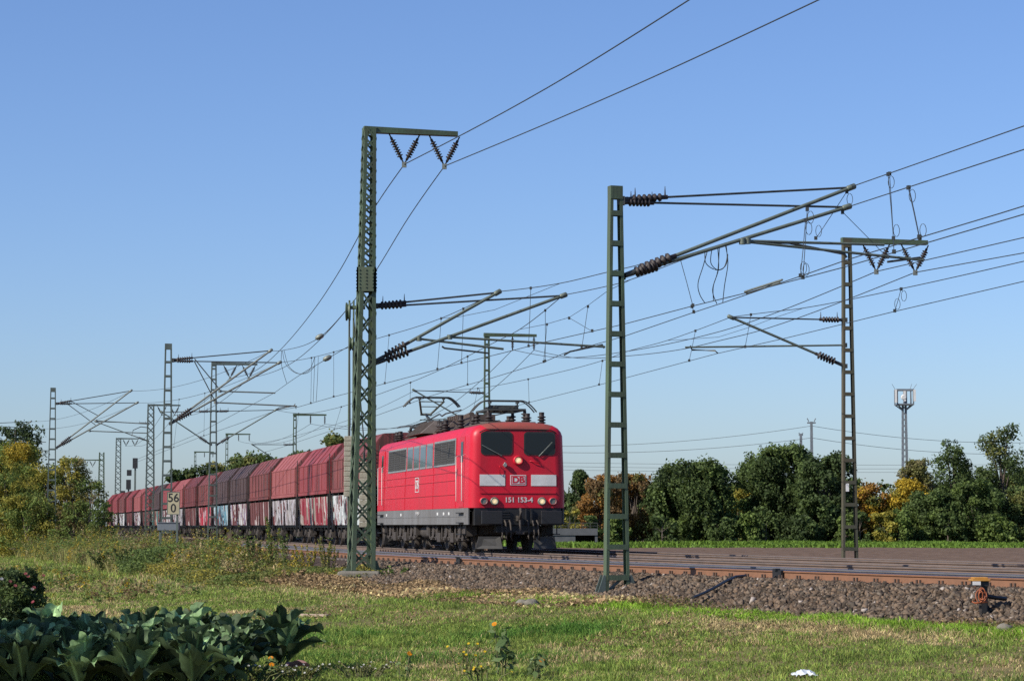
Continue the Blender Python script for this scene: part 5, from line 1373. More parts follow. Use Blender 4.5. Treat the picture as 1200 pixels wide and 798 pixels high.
RT = [
 ('conifer', 'dark green conifer just right of the locomotive front', 680, 546, 46, 258, [(DG, 3), (MG, 1)], 'cone', .05, .28, 26),
 ('broadleaf_tree', 'orange tree left of the green channel mast', 703, 556, 60, 250, [(OR, 3), (BR, 2), (OL, 1)], 'round', .10, .30, 22),
 ('broadleaf_tree', 'brown orange autumn tree right behind the green channel mast', 743, 553, 66, 254, [(BR, 3), (OR, 2), (OL, 2)], 'round', .10, .30, 22),
 ('broadleaf_tree', 'large dark green tree between the brown autumn tree and the yellow gap', 812, 541, 106, 250, [(MG, 4), (DG, 3), (LG, 1)], 'round', .04, .32, 34),
 ('broadleaf_tree', 'tall rounded dark green tree, the broadest of the wood, left of the rusty mast', 915, 521, 108, 252, [(MG, 4), (DG, 4), (LG, 1)], 'round', .03, .32, 38),
 ('broadleaf_tree', 'dark tree just left of the rusty channel mast', 965, 531, 76, 247, [(DG, 4), (MG, 3)], 'round', .03, .32, 28),
 ('broadleaf_tree', 'small yellow green tree in the gap between two dark trees', 866, 562, 44, 262, [(YG, 3), (LG, 3), (YE, 1)], 'round', .05, .28, 18),
 ('broadleaf_tree', 'golden orange tree right of the rusty channel mast', 1018, 564, 56, 256, [(OR, 2), (YE, 2), (OL, 2), (MG, 1)], 'round', .03, .28, 22),
 ('broadleaf_tree', 'bright yellow tree below the mobile phone tower', 1066, 560, 56, 256, [(YE, 5), (YG, 2)], 'round', .05, .28, 22),
 ('broadleaf_tree', 'pale olive tree at the foot of the mobile phone tower', 1074, 536, 46, 272, [(PALE, 4), (OL, 2)], 'round', .15, .28, 22),
 ('broadleaf_tree', 'broad green tree in front of the yellow one', 1088, 574, 64, 246, [(MG, 4), (LG, 2)], 'round', .01, .28, 24),
 ('broadleaf_tree', 'slender tall tree with open crown, left of the tallest', 1117, 510, 42, 252, [(MG, 4), (DG, 2)], 'tall', .28, .28, 22),
 ('broadleaf_tree', 'tallest tree of the wood with ragged open crown near the right edge', 1172, 496, 58, 252, [(MG, 4), (DG, 2), (OL, 1)], 'tall', .30, .28, 26),
 ('broadleaf_tree', 'dense green tree below the two tallest crowns', 1143, 562, 74, 246, [(MG, 4), (LG, 2), (DG, 1)], 'round', .01, .28, 28),
 ('broadleaf_tree', 'brownish green tree at the right edge', 1195, 570, 60, 248, [(BR, 1), (OL, 2), (MG, 3)], 'round', .02, .28, 24),
 ('broadleaf_tree', 'green tree beyond the right frame edge', 1246, 556, 80, 252, [(MG, 4), (LG, 1)], 'round', .02, .42, 24),
]
for (nm, lab, px, top, wp, Y, cols, shp, clr, leaf, nl) in RT:
    tall = shp == 'tall'
    tree(nm, lab, TG, px, top, wp, Y, cols, shp, clr, leaf, nl, dens=.85 if not tall else .5, gap=.0 if not tall else .22, lobe=.24 if not tall else .27)
# undergrowth shrubs along the wood's edge and the low trees behind
k = 0
EDGE = [(668, 596, 40, YG), (692, 604, 30, MG), (722, 606, 34, LG), (775, 604, 40, DG), (848, 606, 40, MG), (876, 600, 36, LG), (896, 608, 40, MG), (942, 604, 48, DG), (990, 602, 34, LG), (1006, 598, 34, MG), (1034, 600, 40, YG), (1052, 596, 34, LG), (1110, 600, 40, MG), (1168, 604, 44, LG), (1212, 600, 40, MG)]
EL = ['between locomotive and orange tree', 'under the orange tree', 'behind the foot of the green channel mast', 'left of the large dark green tree', 'right below the large dark green tree', 'under the small yellow green tree', 'left below the broadest tree', 'right below the broadest tree', 'left of the rusty mast foot', 'right of the rusty mast', 'under the golden orange tree', 'between golden and yellow trees', 'below the slender tall tree', 'below the tallest tree', 'at the right frame edge']
for (px, top, wp, c), e_ in zip(EDGE, EL):
    tree('shrub', 'low shrub at the wood edge ' + e_, 'shrubs at the wood edge', px, top, wp, 243, [(c, 3), (MG, 1)], 'bush', .0, .34, 12, dens=.8, cat='shrub')
BG = [(798, 572, 70, MG), (838, 566, 60, DG), (935, 556, 80, DG), (985, 560, 70, MG), (745, 578, 60, DG), (1165, 552, 70, DG), (655, 575, 50, DG), (724, 580, 60, OL), (780, 570, 60, MG), (858, 572, 60, OL), (888, 566, 60, OR), (1000, 572, 60, DG), (1034, 566, 60, OL), (1048, 575, 50, MG), (1100, 565, 50, DG), (1140, 548, 60, MG), (1210, 545, 60, DG)]
BL = ['behind the left flank of the large dark green tree', 'behind the right flank of the large dark green tree', 'behind the broadest tree', 'behind the dark tree at the rusty mast', 'behind the brown orange autumn tree', 'behind the tallest crown', 'behind the locomotive front', 'between conifer and autumn trees', 'between autumn tree and large dark tree', 'left behind the yellow green gap', 'with orange top behind the yellow green gap', 'behind the rusty channel mast', 'behind the golden tree', 'between golden and yellow trees', 'left behind the slender tall tree', 'between the two tallest trees', 'behind the right edge tree']
for (px, top, wp, c), e_ in zip(BG, BL):
    tree('background_tree', 'background tree ' + e_, 'background trees', px, top, wp, 290, [(c, 3), (MG, 2)], 'round', .0, .45, 16, dens=.95)
LT = [(392, 507, 60, [(MG, 3), (OL, 2), (YG, 1)], 'leafy treetop showing above the first hopper wagons'), (352, 527, 60, [(DG, 3), (MG, 2)], 'dark treetop above the third and fourth hopper wagons'), (288, 531, 60, [(MG, 3), (OL, 2)], 'green treetop above the brown hopper wagons'), (248, 541, 60, [(DG, 3), (YG, 1)], 'treetop with yellow tinge behind the grey middle mast'), (214, 549, 50, [(DG, 3), (MG, 2)], 'low dark treetop right of the kilometre board mast'), (320, 532, 60, [(MG, 3), (DG, 2)], 'green treetop between the third and fifth wagons')]
for (px, top, wp, cols, lab) in LT: tree('broadleaf_tree', lab, 'trees behind the train', px, top, wp, 270, cols, 'round', .0, .42, 18, dens=.7)
# bushes at left
LB = [('broadleaf_tree', 'dark green tree top behind the yellow bushes at the left edge', 18, 490, 84, 192, [(DG, 4), ((.05, .08, .03), 2)], 'round', .0, .22, 26, 'tree'),
      ('shrub', 'golden yellow and green bush at the left edge', 14, 517, 120, 160, [(YE, 2), (YG, 4), (LG, 5)], 'bush', .0, .13, 34, 'shrub'),
      ('shrub', 'green bush below the golden one at the left edge', 6, 555, 120, 153, [(LG, 4), (YG, 3), (MG, 1)], 'bush', .0, .15, 24, 'shrub'),
      ('shrub', 'olive bush behind the foot of the left channel mast', 54, 542, 84, 158, [(YG, 4), (LG, 6)], 'bush', .0, .15, 24, 'shrub'),
      ('shrub', 'light yellow green bush right of the left channel mast', 84, 531, 58, 157, [(YG, 5), (LG, 2), (PALE, 2)], 'bush', .0, .14, 22, 'shrub'),
      ('shrub', 'olive brown twiggy bush right of the yellow green one', 107, 560, 54, 148, [(BR, 1), (OL, 2), (LG, 4)], 'bush', .0, .14, 18, 'shrub'),
      ('shrub', 'low dense green bush beside the train end', 121, 584, 40, 136, [(MG, 5), (LG, 2)], 'bush', .0, .13, 18, 'shrub'),
      ('shrub', 'reddish brown bush in front of the left channel mast', 88, 586, 54, 134, [(BR, 1), (OL, 2), (LG, 4)], 'bush', .0, .13, 18, 'shrub'),
      ('shrub', 'green yellow bush at the foot of the left bushes', 34, 582, 106, 136, [(LG, 4), (YG, 3), (OL, 1)], 'bush', .0, .13, 22, 'shrub'),
      ('shrub', 'bush beyond the left frame edge', -44, 545, 90, 155, [(LG, 3), (YG, 2)], 'bush', .0, .2, 20, 'shrub')]
for (nm, lab, px, top, wp, Y, cols, shp, clr, leaf, nl, ct) in LB:
    tree(nm, lab, 'bushes at left' if ct == 'shrub' else None, px, top, wp, Y, cols, shp, clr, leaf, nl, dens=.5, cat=ct, gap=.15, lobe=.20)

# ------------------------------------------------------------------ towers, bridge and power lines beyond the wood
def phone_tower():
    Y = 340.; x = (1060 - 600) / FPX * Y; r_ = empty('phone_tower'); tag(r_, 'lattice mobile phone tower with antenna platform and round dish above the trees', 'tower')
    zt = P(1060, 457, Y).z; zp = P(1060, 474, Y).z; s = Y / FPX
    mb = MB(); b = (x, Y)
    lattice(mb, b, (1, 0), -1, zp, 8.5 * s, 5.2 * s, 8.5 * s, 5.2 * s, .22, 22)
    mb.build('lattice_shaft', M['steel_grey'], r_)
    mb = MB(); hw = 9.4 * s
    for z in (zp, zt):
        for q in (-1, 1): mb.bar((x - hw, Y + q * hw, z), (x + hw, Y + q * hw, z), .2, .2); mb.bar((x + q * hw, Y - hw, z), (x + q * hw, Y + hw, z), .2, .2)
    for sx in (-1, 1):
        for sy in (-1, 1): mb.bar((x + sx * hw, Y + sy * hw, zp), (x + sx * hw, Y + sy * hw, zt), .18, .18); mb.bar((x + sx * hw, Y + sy * hw, zp), (x + sx * 2.6 * s, Y + sy * 2.6 * s, zp - 6 * s), .14, .14)
    mb.box((x - hw, Y - hw, zp - .1), (x + hw, Y + hw, zp)); mb.bar((x + 1.2 * s, Y, zp), (x + 1.2 * s, Y, zt), .5, .5); mb.build('platform', M['steel_grey'], r_)
    for (q, zz0, zz1) in ((-11.2, zp + .2, zt), (10.6, zp + .4, zt), (-1, zp + .4, zt - .2)):
        mb = MB(); mb.box((x + q * s - .14, Y - hw - .3, zz0), (x + q * s + .14, Y - hw - .05, zz1)); mb.build('panel_antenna', M['white_clean'], r_)
    mb = MB(); c = Vector((x - 2.2 * s, Y - hw, P(1060, 466, Y).z)); mb.lathe(c, c + Vector((0, -.35, 0)), [(0, .3), (.2, 3.2 * s), (.8, 3.4 * s), (1, 2.4 * s)], 20); mb.build('dish', M['white_clean'], r_)
    mb = MB(); 
    for (q, lean) in ((-10, -4), (7, 2), (10, 5)): mb.tube((x + q * s, Y, zt), (x + (q + lean) * s, Y, zt + 7 * s), .03)
    mb.build('whip_antenna', M['steel_grey'], r_)
phone_tower()
def far_mast(px, top, Y, lab, wide, hh):
    s = Y / FPX; x = (px - 600) * s; r_ = empty('power_pole'); tag(r_, lab, 'power pole', 'far power poles'); zt = P(px, top, Y).z
    mb = MB(); lattice(mb, (x, Y), (1, 0), -1, zt, 4.5 * s, 2.6 * s, 4.5 * s, 2.6 * s, .2, 18); mb.build('lattice_shaft', M['steel_grey'], r_)
    mb = MB(); mb.bar((x - wide * s, Y, zt - .2), (x + wide * s, Y, zt - .2), .25, .25)
    for q in (-1, 1): mb.tube((x + q * wide * .6 * s, Y, zt), (x + q * wide * s, Y, zt + hh * s), .08)
    mb.build('crossarm', M['steel_grey'], r_); return x, zt
xa, za = far_mast(951, 494, 400., 'far lattice power pole with short antenna arms above the broadest tree', 5, 4)
far_mast(938.5, 508, 420., 'smaller far pole left of the lattice power pole', 2.5, 1)
for (pl, pr, py0, pm, py1, g_) in ((600, 951, 522, 521, 499, 'upper'), (600, 951, 528, 526, 513, 'lower')):
    A = P(pl, py0, 430); B = P(pr, py1, 400); wire_obj('power_line', sagwire(A, B, 1.2), .035, g_ + ' far power line left of the lattice power pole', 'wire', 'far power lines')
for (py0, py1, g_) in ((499, 514, 'upper'), (513, 527, 'lower')):
    A = P(951, py0, 400); B = P(1290, py1, 430); wire_obj('power_line', sagwire(A, B, 1.6), .035, g_ + ' far power line right of the lattice power pole', 'wire', 'far power lines')
for (py, lab) in ((541, 'highest of three level power lines close above the treetops'), (549.5, 'lowest of three level power lines close above the treetops'), (545.5, 'middle of three level power lines close above the treetops')):
    wire_obj('power_line', sagwire(P(600, py, 520), P(1290, py + 2, 520), .5), .03, lab, 'wire', 'far power lines')
def bridge():
    Y = 236.; s = Y / FPX; r_ = empty('concrete_bridge'); tag(r_, 'small grey concrete bridge with railing seen right of the locomotive', 'bridge')
    x0, x1 = (640 - 600) * s, (700 - 600) * s; z = lambda py: P(600, py, Y).z
    mb = MB(); mb.box((x0, Y, z(627)), (x1, Y + 4, z(619))); mb.box((x0, Y + .1, -1.4), ((674 - 600) * s, Y + 4, z(627))); mb.box(((697 - 600) * s, Y + .1, -1.4), (x1, Y + 4, z(627))); mb.box((x0, Y + 3.9, -1.4), (x1, Y + 4.1, z(627)))
    mb.build('bridge_wall', mat('shaded_concrete', (.10, .105, .11), .9, col2=(.06, .065, .07), scale=2), r_)  # concrete colour darkened to paint in the shade on the bridge
    mb = MB(); mb.bar((x0, Y + .2, z(612.5)), (x1, Y + .2, z(612.5)), .06, .06); mb.bar((x0, Y + .2, z(616)), (x1, Y + .2, z(616)), .05, .05)
    for k in range(8): q = x0 + (x1 - x0) * k / 7; mb.bar((q, Y + .2, z(619.2)), (q, Y + .2, z(612.5)), .06, .06)
    mb.build('railing', M['dark_tube'], r_)
bridge()

# ================================================================== GRASS AND GROUND COVER
def blades(name, x, y, h, wd, lean, col, label, cat='grass', z=None, droop=.35):
    n = len(x); z = ground_z(x, y) if z is None else z
    a = rng.uniform(0, 2 * np.pi, n); ca, sa = np.cos(a), np.sin(a)
    la = rng.uniform(0, 2 * np.pi, n); lx, ly = np.cos(la) * lean * h, np.sin(la) * lean * h
    B = np.stack([x, y, z - .02], -1); wv = np.stack([ca, sa, np.zeros(n)], -1) * (wd * .5)[:, None]
    mid = B + np.stack([lx * .35, ly * .35, h * .6], -1); tip = B + np.stack([lx, ly, h * (1 - droop * lean)], -1)
    V = np.stack([B - wv, B + wv, mid + wv * .75, mid - wv * .75, tip], 1).reshape(-1, 3)
    i = 5 * np.arange(n)[:, None]
    F = np.concatenate([i + np.array([[0, 1, 2]]), i + np.array([[0, 2, 3]]), i + np.array([[3, 2, 4]])], 0)
    o = np_mesh(name, V, F, M['grass'], np.repeat(col, 5, 0)); tag(o, label, cat, kind='stuff'); return o
GREEN = np.array([.165, .275, .045]); DEEP = np.array([.085, .190, .030]); STRAW = np.array([.66, .54, .26]); DRY = np.array([.42, .29, .15]); OLIVE = np.array([.34, .36, .085]); BRIGHT = np.array([.26, .43, .035])
def turf_zone(x, y):
    """dryness 0..1, deep green 0..1, brightness 0..1 of the turf"""
    s, o = inv_np(x, y); e = o - off1(s)
    n1 = fbm(x * .30 + 5, y * .13 + 2, 31); n2 = fbm(x * .9, y * .55, 37); n3 = fbm(x * 2.2, y * 1.6, 41)
    dry = np.clip((n1 - .44) * 3.4 + (n2 - .5) * 2.4 + (n3 - .5) * 1.8 + .24, 0, 1)
    # dry strip below the lattice mast and heap of cut stalks along the shoulder
    dry = dry * (1 - .55 * sstep(56, 66, s))
    dry = np.maximum(dry, sstep(-7.5, -5.0, e) * sstep(-2.2, -3.4, e) * sstep(50, 54, s) * (.65 + .5 * n3))
    deep = np.exp(-((y - 38.3) / 2.2) ** 2) * sstep(-4.4, -3.2, x) * sstep(2.4, 1.0, x) * np.clip((n2 - .36) * 3.2, 0, 1.2)  # band of darker green, taller blades
    deep = np.maximum(deep, np.exp(-((y - 33.5) / 1.2) ** 2) * sstep(-3.6, -2.6, x) * sstep(1.5, .2, x) * n2)
    br = sstep(-5.6, -4.4, e) * sstep(-3.0, -3.7, e) * sstep(54, 48, s) * sstep(24, 30, s)
    dry = dry * (1 - .85 * np.clip(deep, 0, 1)) * (1 - .75 * br)
    return dry, np.clip(deep, 0, 1), br
def turf(n, y0, y1, margin, label, hmul, wmul, name='grass', xlo=-99):
    y = np.sqrt(rng.uniform(y0 ** 2, y1 ** 2, n)); hw = .2118 * y + margin
    x = rng.uniform(-1, 1, n) * hw
    s, o = inv_np(x, y); e = o - off1(s)
    k = (e < -3.25 + .35 * (vnoise(x * 1.3, y * 1.3, 9) - .5)) | ((s > 60) & (e < -2.5))
    x, y, e, s = x[k], y[k], e[k], s[k]; n = len(x)
    dry, deep, br = turf_zone(x, y)
    q = rng.random(n); isdry = q < dry
    col = np.where(isdry[:, None], STRAW + (DRY - STRAW) * rng.random((n, 1)), OLIVE + (GREEN - OLIVE) * rng.random((n, 1)) ** .6)
    col = np.where((deep > rng.random(n))[:, None], DEEP + .5 * (GREEN - DEEP) * rng.random((n, 1)), col)
    col = np.where(((br > rng.random(n)) & ~isdry)[:, None], BRIGHT + .5 * (GREEN - BRIGHT) * rng.random((n, 1)), col)
    col = col * rng.uniform(.6, 1.3, (n, 1)) * (.62 + .85 * vnoise(x * 6, y * 4, 57))[:, None]
    h = hmul * rng.uniform(.45, 1.2, n) * (.35 + 1.0 * fbm(x * .8, y * .5, 51) + .7 * (vnoise(x * 5, y * 4, 53) - .4)) * (1 + 1.0 * deep + .45 * br) * np.where(isdry, .85, 1)
    # trodden path
    blades(name, x, y, h, wmul * y / 30. * rng.uniform(.6, 1.3, n), rng.uniform(.2, 1.5, n), col, label)
turf(330000, 23.5, 42, 2.5, 'mown mixed green and straw coloured grass of the foreground', .105, .0105)
turf(260000, 42, 66, 3.0, 'grass between the foreground and the track bank', .125, .0095)
turf(200000, 66, 150, 3.0, 'farther grass on the left below the track bank', .20, .0085)
# green verge between field and wood
def verge():
    n = 90000; y = rng.uniform(192, 250, n); x = rng.uniform(-.02, .26, n) * y
    k = (y > 192 + 22 * fbm(x * .12, y * 0, 5, 3) * rng.uniform(.6, 1.3, n)) & ~((y > 214) & (y < 226) & (x < 24)); x, y = x[k], y[k]; n = len(x)
    c = (BRIGHT * .42 + (GREEN - BRIGHT * .42) * rng.random((n, 1))) * rng.uniform(.7, 1.25, (n, 1))
    blades('verge_grass', x, y, rng.uniform(.15, .5, n) * (.6 + vnoise(x * .15, y * .15, 3)), rng.uniform(.10, .2, n), rng.uniform(.2, 1, n), c, 'green grass strip between the ploughed field and the wood')
verge()
def scatter_leaves(name, n, s0, s1, e0, e1, cols, w, size, zr, label, cat, dens_seed=61, thr=.35, hmul=1.0):
    s = rng.uniform(s0, s1, n); e = rng.uniform(e0, e1, n); o = off1(s) + e
    ph = np.maximum(0, (S0 - s) / RC); t = np.where(s >= S0, s, S0 - (RC - o) * np.sin(ph)); d = np.where(s >= S0, D0 + o, D0 + RC - (RC - o) * np.cos(ph))
    x = -ST * t + CT * d; y = CT * t + ST * d
    hh = fbm(x * .55, y * .28, dens_seed); k = hh + .25 * rng.random(n) > thr; x, y, hh = x[k], y[k], hh[k]; n = len(x)
    top = zr * np.clip((hh - thr + .15) * 2.4, .15, 1.3) * hmul
    z = ground_z(x, y) + top * rng.random(n) ** .55
    cc = np.array(cols, float); w = np.array(w, float); w /= w.sum()
    patch = np.clip((fbm(x * .5 + 9, y * .25, dens_seed + 5) * 1.6 - .3), 0, .999)
    pick = np.clip((np.searchsorted(np.cumsum(w), np.clip(.6 * patch + .4 * rng.random(n), 0, .999))), 0, len(cc) - 1)
    col = cc[pick] * rng.uniform(.6, 1.35, (n, 1))
    nrm = np.stack([rng.normal(size=n) * .5, -.3 + rng.normal(size=n) * .5, np.ones(n)], -1)
    V, F, C = leaves_np(np.stack([x, y, z], -1), nrm, size * rng.uniform(.5, 1.5, n), col, jitter=.6)
    ob = np_mesh(name, V, F, M['leaf'], C); tag(ob, label, cat, kind='stuff')
scatter_leaves('undergrowth', 110000, 84, 150, -6.8, -2.6, [DG, MG, LG, OL, YG, BR, DRY * .6], [2, 5, 5, 3, 2, 1, 1],   .085, .6, 'bramble and weed undergrowth covering the left track bank', 'undergrowth')
scatter_leaves('bank_weeds', 48000, 62, 86, -6.2, -2.3, [MG, LG, OL, YG, DRY, STRAW, BR], [2, 3, 4, 3, 1, 1, 1], .07, .34, 'mixed green and yellow weeds on the bank before the wagons', 'undergrowth', 63, .38)
scatter_leaves('dry_stalks', 26000, 44, 66, -5.4, -2.4, [STRAW, DRY, BR, STRAW, OL], [3, 4, 3, 2, 1], .075, .16, 'dry brown leaves and stalks lying along the ballast foot', 'dry leaves', 67, .36)
scatter_leaves('dead_tufts', 9000, 28, 56, -9.5, -4.2, [DRY, BR, STRAW * .7, OLIVE], [4, 3, 2, 1], .05, .10, 'brown dead tufts lying in the foreground grass', 'weeds', 83, .60)
scatter_leaves('toe_weeds', 7000, 26, 46, -3.9, -2.9, [DRY, BR, OL, MG], [3, 3, 2, 1], .05, .18, 'sparse brown weeds at the foot of the ballast', 'weeds', 69, .55)
def tuft_fringe():
    n = 12000; s = rng.uniform(88, 150, n); e = rng.uniform(-7, -2.4, n); o = off1(s) + e
    x = -ST * s + CT * (D0 + o); y = CT * s + ST * (D0 + o); pk = rng.random((n, 1))
    c = (STRAW * .6 + (OLIVE - STRAW * .6) * pk) * rng.uniform(.6, 1.2, (n, 1))
    blades('tall_grass', x, y, rng.uniform(.3, .9, n) * (.4 + fbm(x * .5, y * .3, 71)), rng.uniform(.02, .035, n), rng.uniform(.2, .9, n), c, 'tall yellowed grass stems on the left bank')
tuft_fringe()
def tall_herbs(n, s0, s1, e0, e1, hmax, label, seed):
    """upright stems carrying small leaves, in drifts"""
    s = rng.uniform(s0, s1, n); e = rng.uniform(e0, e1, n); o = off1(s) + e
    ph = np.maximum(0, (S0 - s) / RC); t = np.where(s >= S0, s, S0 - (RC - o) * np.sin(ph)); d = np.where(s >= S0, D0 + o, D0 + RC - (RC - o) * np.cos(ph))
    x = -ST * t + CT * d; y = CT * t + ST * d
    k = fbm(x * .7, y * .35, seed) + .2 * rng.random(n) > .58; x, y = x[k], y[k]; n = len(x)
    h = hmax * rng.uniform(.3, 1, n) * (.45 + 1.0 * vnoise(x * 1.3, y * .8, seed + 1)); z = ground_z(x, y); lean = rng.normal(size=(n, 2)) * .18
    K = 16; f = rng.random((n, K)) ** .6
    px = x[:, None] + lean[:, :1] * h[:, None] * f + rng.normal(size=(n, K)) * .05; py = y[:, None] + lean[:, 1:] * h[:, None] * f + rng.normal(size=(n, K)) * .05; pz = z[:, None] + h[:, None] * f
    pal = np.array([MG, LG, OL, YG, LG, BR, tuple(STRAW * .6), YE]); w_ = np.array([4, 4, 3, 3, 3, 1.5, 1.5, .6]); w_ = w_ / w_.sum()
    drift = pal[np.clip((fbm(x * .5 + 3, y * .3, seed + 7) * 1.5 - .25) * len(pal), 0, len(pal) - 1).astype(int)]; own = pal[rng.choice(len(pal), n, p=w_)]
    c = np.where(rng.random((n, 1)) < .55, drift, own); col = np.repeat(c, K, 0) * rng.uniform(.6, 1.35, (n * K, 1))
    p = np.stack([px, py, pz], -1).reshape(-1, 3); nr = np.stack([rng.normal(size=n * K) * .6, -.2 + rng.normal(size=n * K) * .6, np.ones(n * K)], -1)
    V, F, C = leaves_np(p, nr, .075 * rng.uniform(.5, 1.5, n * K), col, .5, .6)
    tag(np_mesh('tall_herbs', V, F, M['leaf'], C), label, 'weeds', kind='stuff')
tall_herbs(8500, 88, 150, -7.0, -2.5, 1.1, 'ragged tall herbs standing along the left track bank', 91)
tall_herbs(3200, 68, 88, -5.4, -2.6, .85, 'ragged green and yellow herbs standing before the wagons', 95)
tall_herbs(1500, 60, 100, -13, -7.5, .35, 'low herbs in the grass below the bank', 99)

# ------------------------------------------------------------------ single weeds
def weed(name, label, px, Y, h_, w_, leaf, cols, nst=6, nl=40, flower=None, nf=0, fsize=.04, group='weeds on the bank', cat='weed', upright=.8, base_py=None):
    x = (px - 600) / FPX * Y; zb = gz(x, Y); root = empty(name); tag(root, label, cat, group)
    mb = MB(); P_, N_, C_, FP = [], [], [], []
    for k in range(nst):
        a = random.uniform(0, 6.28); r = w_ / 2 * math.sqrt(random.random()); hh = h_ * random.uniform(.6, 1.0)
        b = Vector((x + r * .4 * math.cos(a), Y + r * .4 * math.sin(a), zb)); tp = Vector((x + r * math.cos(a), Y + r * math.sin(a), zb + hh)); md = b.lerp(tp, .5) + Vector((random.uniform(-.06, .06) * h_, 0, .03))
        mb.path([b - Vector((0, 0, .05)), md, tp], [.008 + .004 * h_, .007, .004], 5)
        for q in range(nl):
            f = random.random() ** .7; p = b.lerp(md, f * 2) if f < .5 else md.lerp(tp, f * 2 - 1)
            d = Vector((random.gauss(0, 1), random.gauss(0, 1), .4)).normalized(); P_.append(p + d * leaf * random.uniform(.4, 1.0) * (1.25 - f * .6)); N_.append((d.x * .5, d.y * .5, .9))
            c = random.choices([c[0] for c in cols], [c[1] for c in cols])[0]; C_.append(np.array(c) * random.uniform(.65, 1.3))
        FP.append(tp)
    mb.build('stems', M['bark'] if h_ > 5 else M['stem'], root)
    V, F, C = leaves_np(np.array(P_), np.array(N_), leaf * rng.uniform(.6, 1.4, len(P_)), np.array(C_), aspect=.55, jitter=.5)
    np_mesh('leaves', V, F, M['leaf'], C, root)
    if flower:
        for fp in FP[:nf]: flower_head(root, fp, fsize, flower)
    return root
def flower_head(root, c, r, col, dark=(.10, .05, .02)):
    """petals round a small centre"""
    n = 14; V = []; F = []; CC = []
    tilt = Vector((random.uniform(-.5, .5), -.7, .7)).normalized(); ax = tilt.orthogonal().normalized(); ay = tilt.cross(ax)
    for layer in range(2):
        for k in range(n):
            a = 2 * math.pi * (k + .5 * layer) / n; d = ax * math.cos(a) + ay * math.sin(a); t_ = tilt.cross(d)
            o = len(V); rr = r * (1 - .25 * layer)
            V += [c + d * rr * .2 - t_ * rr * .08, c + d * rr * .2 + t_ * rr * .08, c + d * rr * .85 + t_ * rr * .17 + tilt * rr * .15 * (1 + layer), c + d * rr + tilt * rr * .12, c + d * rr * .85 - t_ * rr * .17 + tilt * rr * .15 * (1 + layer)]
            F.append([o, o + 1, o + 2, o + 3, o + 4]); CC += [np.array(col) * random.uniform(.8, 1.15)] * 5
    np_mesh('flower', np.array(V), np.array(F), M['petal'], np.array(CC), root)
M['stem'] = mat('plant_stem', (.10, .12, .04), .7, col2=(.15, .11, .05), scale=8)
WC = [(MG, 1), (LG, 4), (OL, 2)]
weed('tall_weed', 'tall green leafy weed standing up before the third wagon', 321, 73, 1.75, .55, .085, [(MG, 3), (LG, 3), (YG, 1)], 4, 90)
weed('tall_weed', 'shorter dark green weed left of the tallest one', 301, 74, 1.15, .6, .08, [(DG, 2), (MG, 3)], 5, 60)
weed('tall_weed', 'green weed stalk between the tallest weed and the yellow goldenrod', 337, 72, 1.2, .5, .075, [(MG, 3), (LG, 2)], 4, 60)
weed('goldenrod', 'yellow goldenrod clump below the second wagon', 360, 68, .85, .9, .055, [(YE, 3), (YG, 4), (LG, 2)], 14, 60)
weed('goldenrod', 'yellow green goldenrod clump just left of the weights', 383, 67, .95, .8, .055, [(YG, 4), (LG, 3), (OL, 2)], 14, 60)
weed('goldenrod', 'small yellow goldenrod clump right of the dark wooden post', 283, 76, .85, .7, .06, [(YG, 4), (YE, 1), (LG, 2)], 10, 50)
weed('goldenrod', 'yellow tipped weed left of the dark wooden post', 236, 86, .75, .9, .07, [(YG, 3), (YE, 1), (LG, 3)], 12, 50)
weed('bramble', 'dark green bramble clump in front of the kilometre board', 160, 88, .85, 1.8, .10, [(DG, 3), (MG, 4)], 20, 50)
weed('bramble', 'dark bramble clump left of the kilometre board mast foot', 130, 92, .8, 1.7, .10, [(DG, 2), (MG, 3), (OL, 1)], 20, 50)
weed('bramble', 'green bramble clump below the grey middle mast', 212, 84, .7, 1.6, .09, [(MG, 3), (LG, 2), (DG, 1)], 18, 50)
weed('low_plant', 'low green plant with pale leaves at the foundation of the lattice mast', 463, 61.0, .42, .9, .075, [(MG, 3), (LG, 3)], 14, 26)
weed('low_plant', 'red leaved creeper on the shoulder below the locomotive', 511, 62.2, .16, .9, .07, [((.30, .015, .03), 3), ((.22, .02, .03), 2)], 12, 12)
weed('low_plant', 'small red leaved creeper left of the lattice mast foot', 401, 64, .22, .5, .06, [((.30, .015, .03), 3), ((.2, .02, .03), 1)], 8, 10)
weed('low_plant', 'brown dry plant clump on the slope left of the lattice mast', 345, 62, .4, 1.0, .08, [(BR, 3), (tuple(DRY), 3)], 12, 24)
# sunflower-like plant and marigolds near the bottom edge
SF = [((.20, .27, .11), 3), ((.14, .21, .075), 3)]
weed('garden_flower', 'tall grey green flower plant with one orange bloom at the bottom centre', 588, 29.6, .66, .34, .13, SF, 4, 14, (.75, .30, .01), 1, .035, 'garden flowers at the bottom edge', 'flower')
weed('garden_flower', 'smaller flower plant with orange bloom right of the tall one', 622, 28.9, .36, .50, .13, SF, 4, 10, (.75, .25, .01), 1, .035, 'garden flowers at the bottom edge', 'flower')
weed('garden_flower', 'orange marigold left of the tall flower plant', 473, 29.2, .34, .25, .06, SF, 3, 12, (.75, .30, .01), 1, .035, 'garden flowers at the bottom edge', 'flower')
weed('garden_flower', 'yellow wildflower clump just left of the tall flower plant', 545, 30.2, .40, .55, .045, WC, 7, 10, (.70, .50, .02), 7, .018, 'garden flowers at the bottom edge', 'flower')
weed('garden_flower', 'yellow wildflower clump right of the tall flower plant', 566, 28.6, .24, .8, .05, WC, 7, 10, (.70, .50, .02), 7, .016, 'garden flowers at the bottom edge', 'flower')
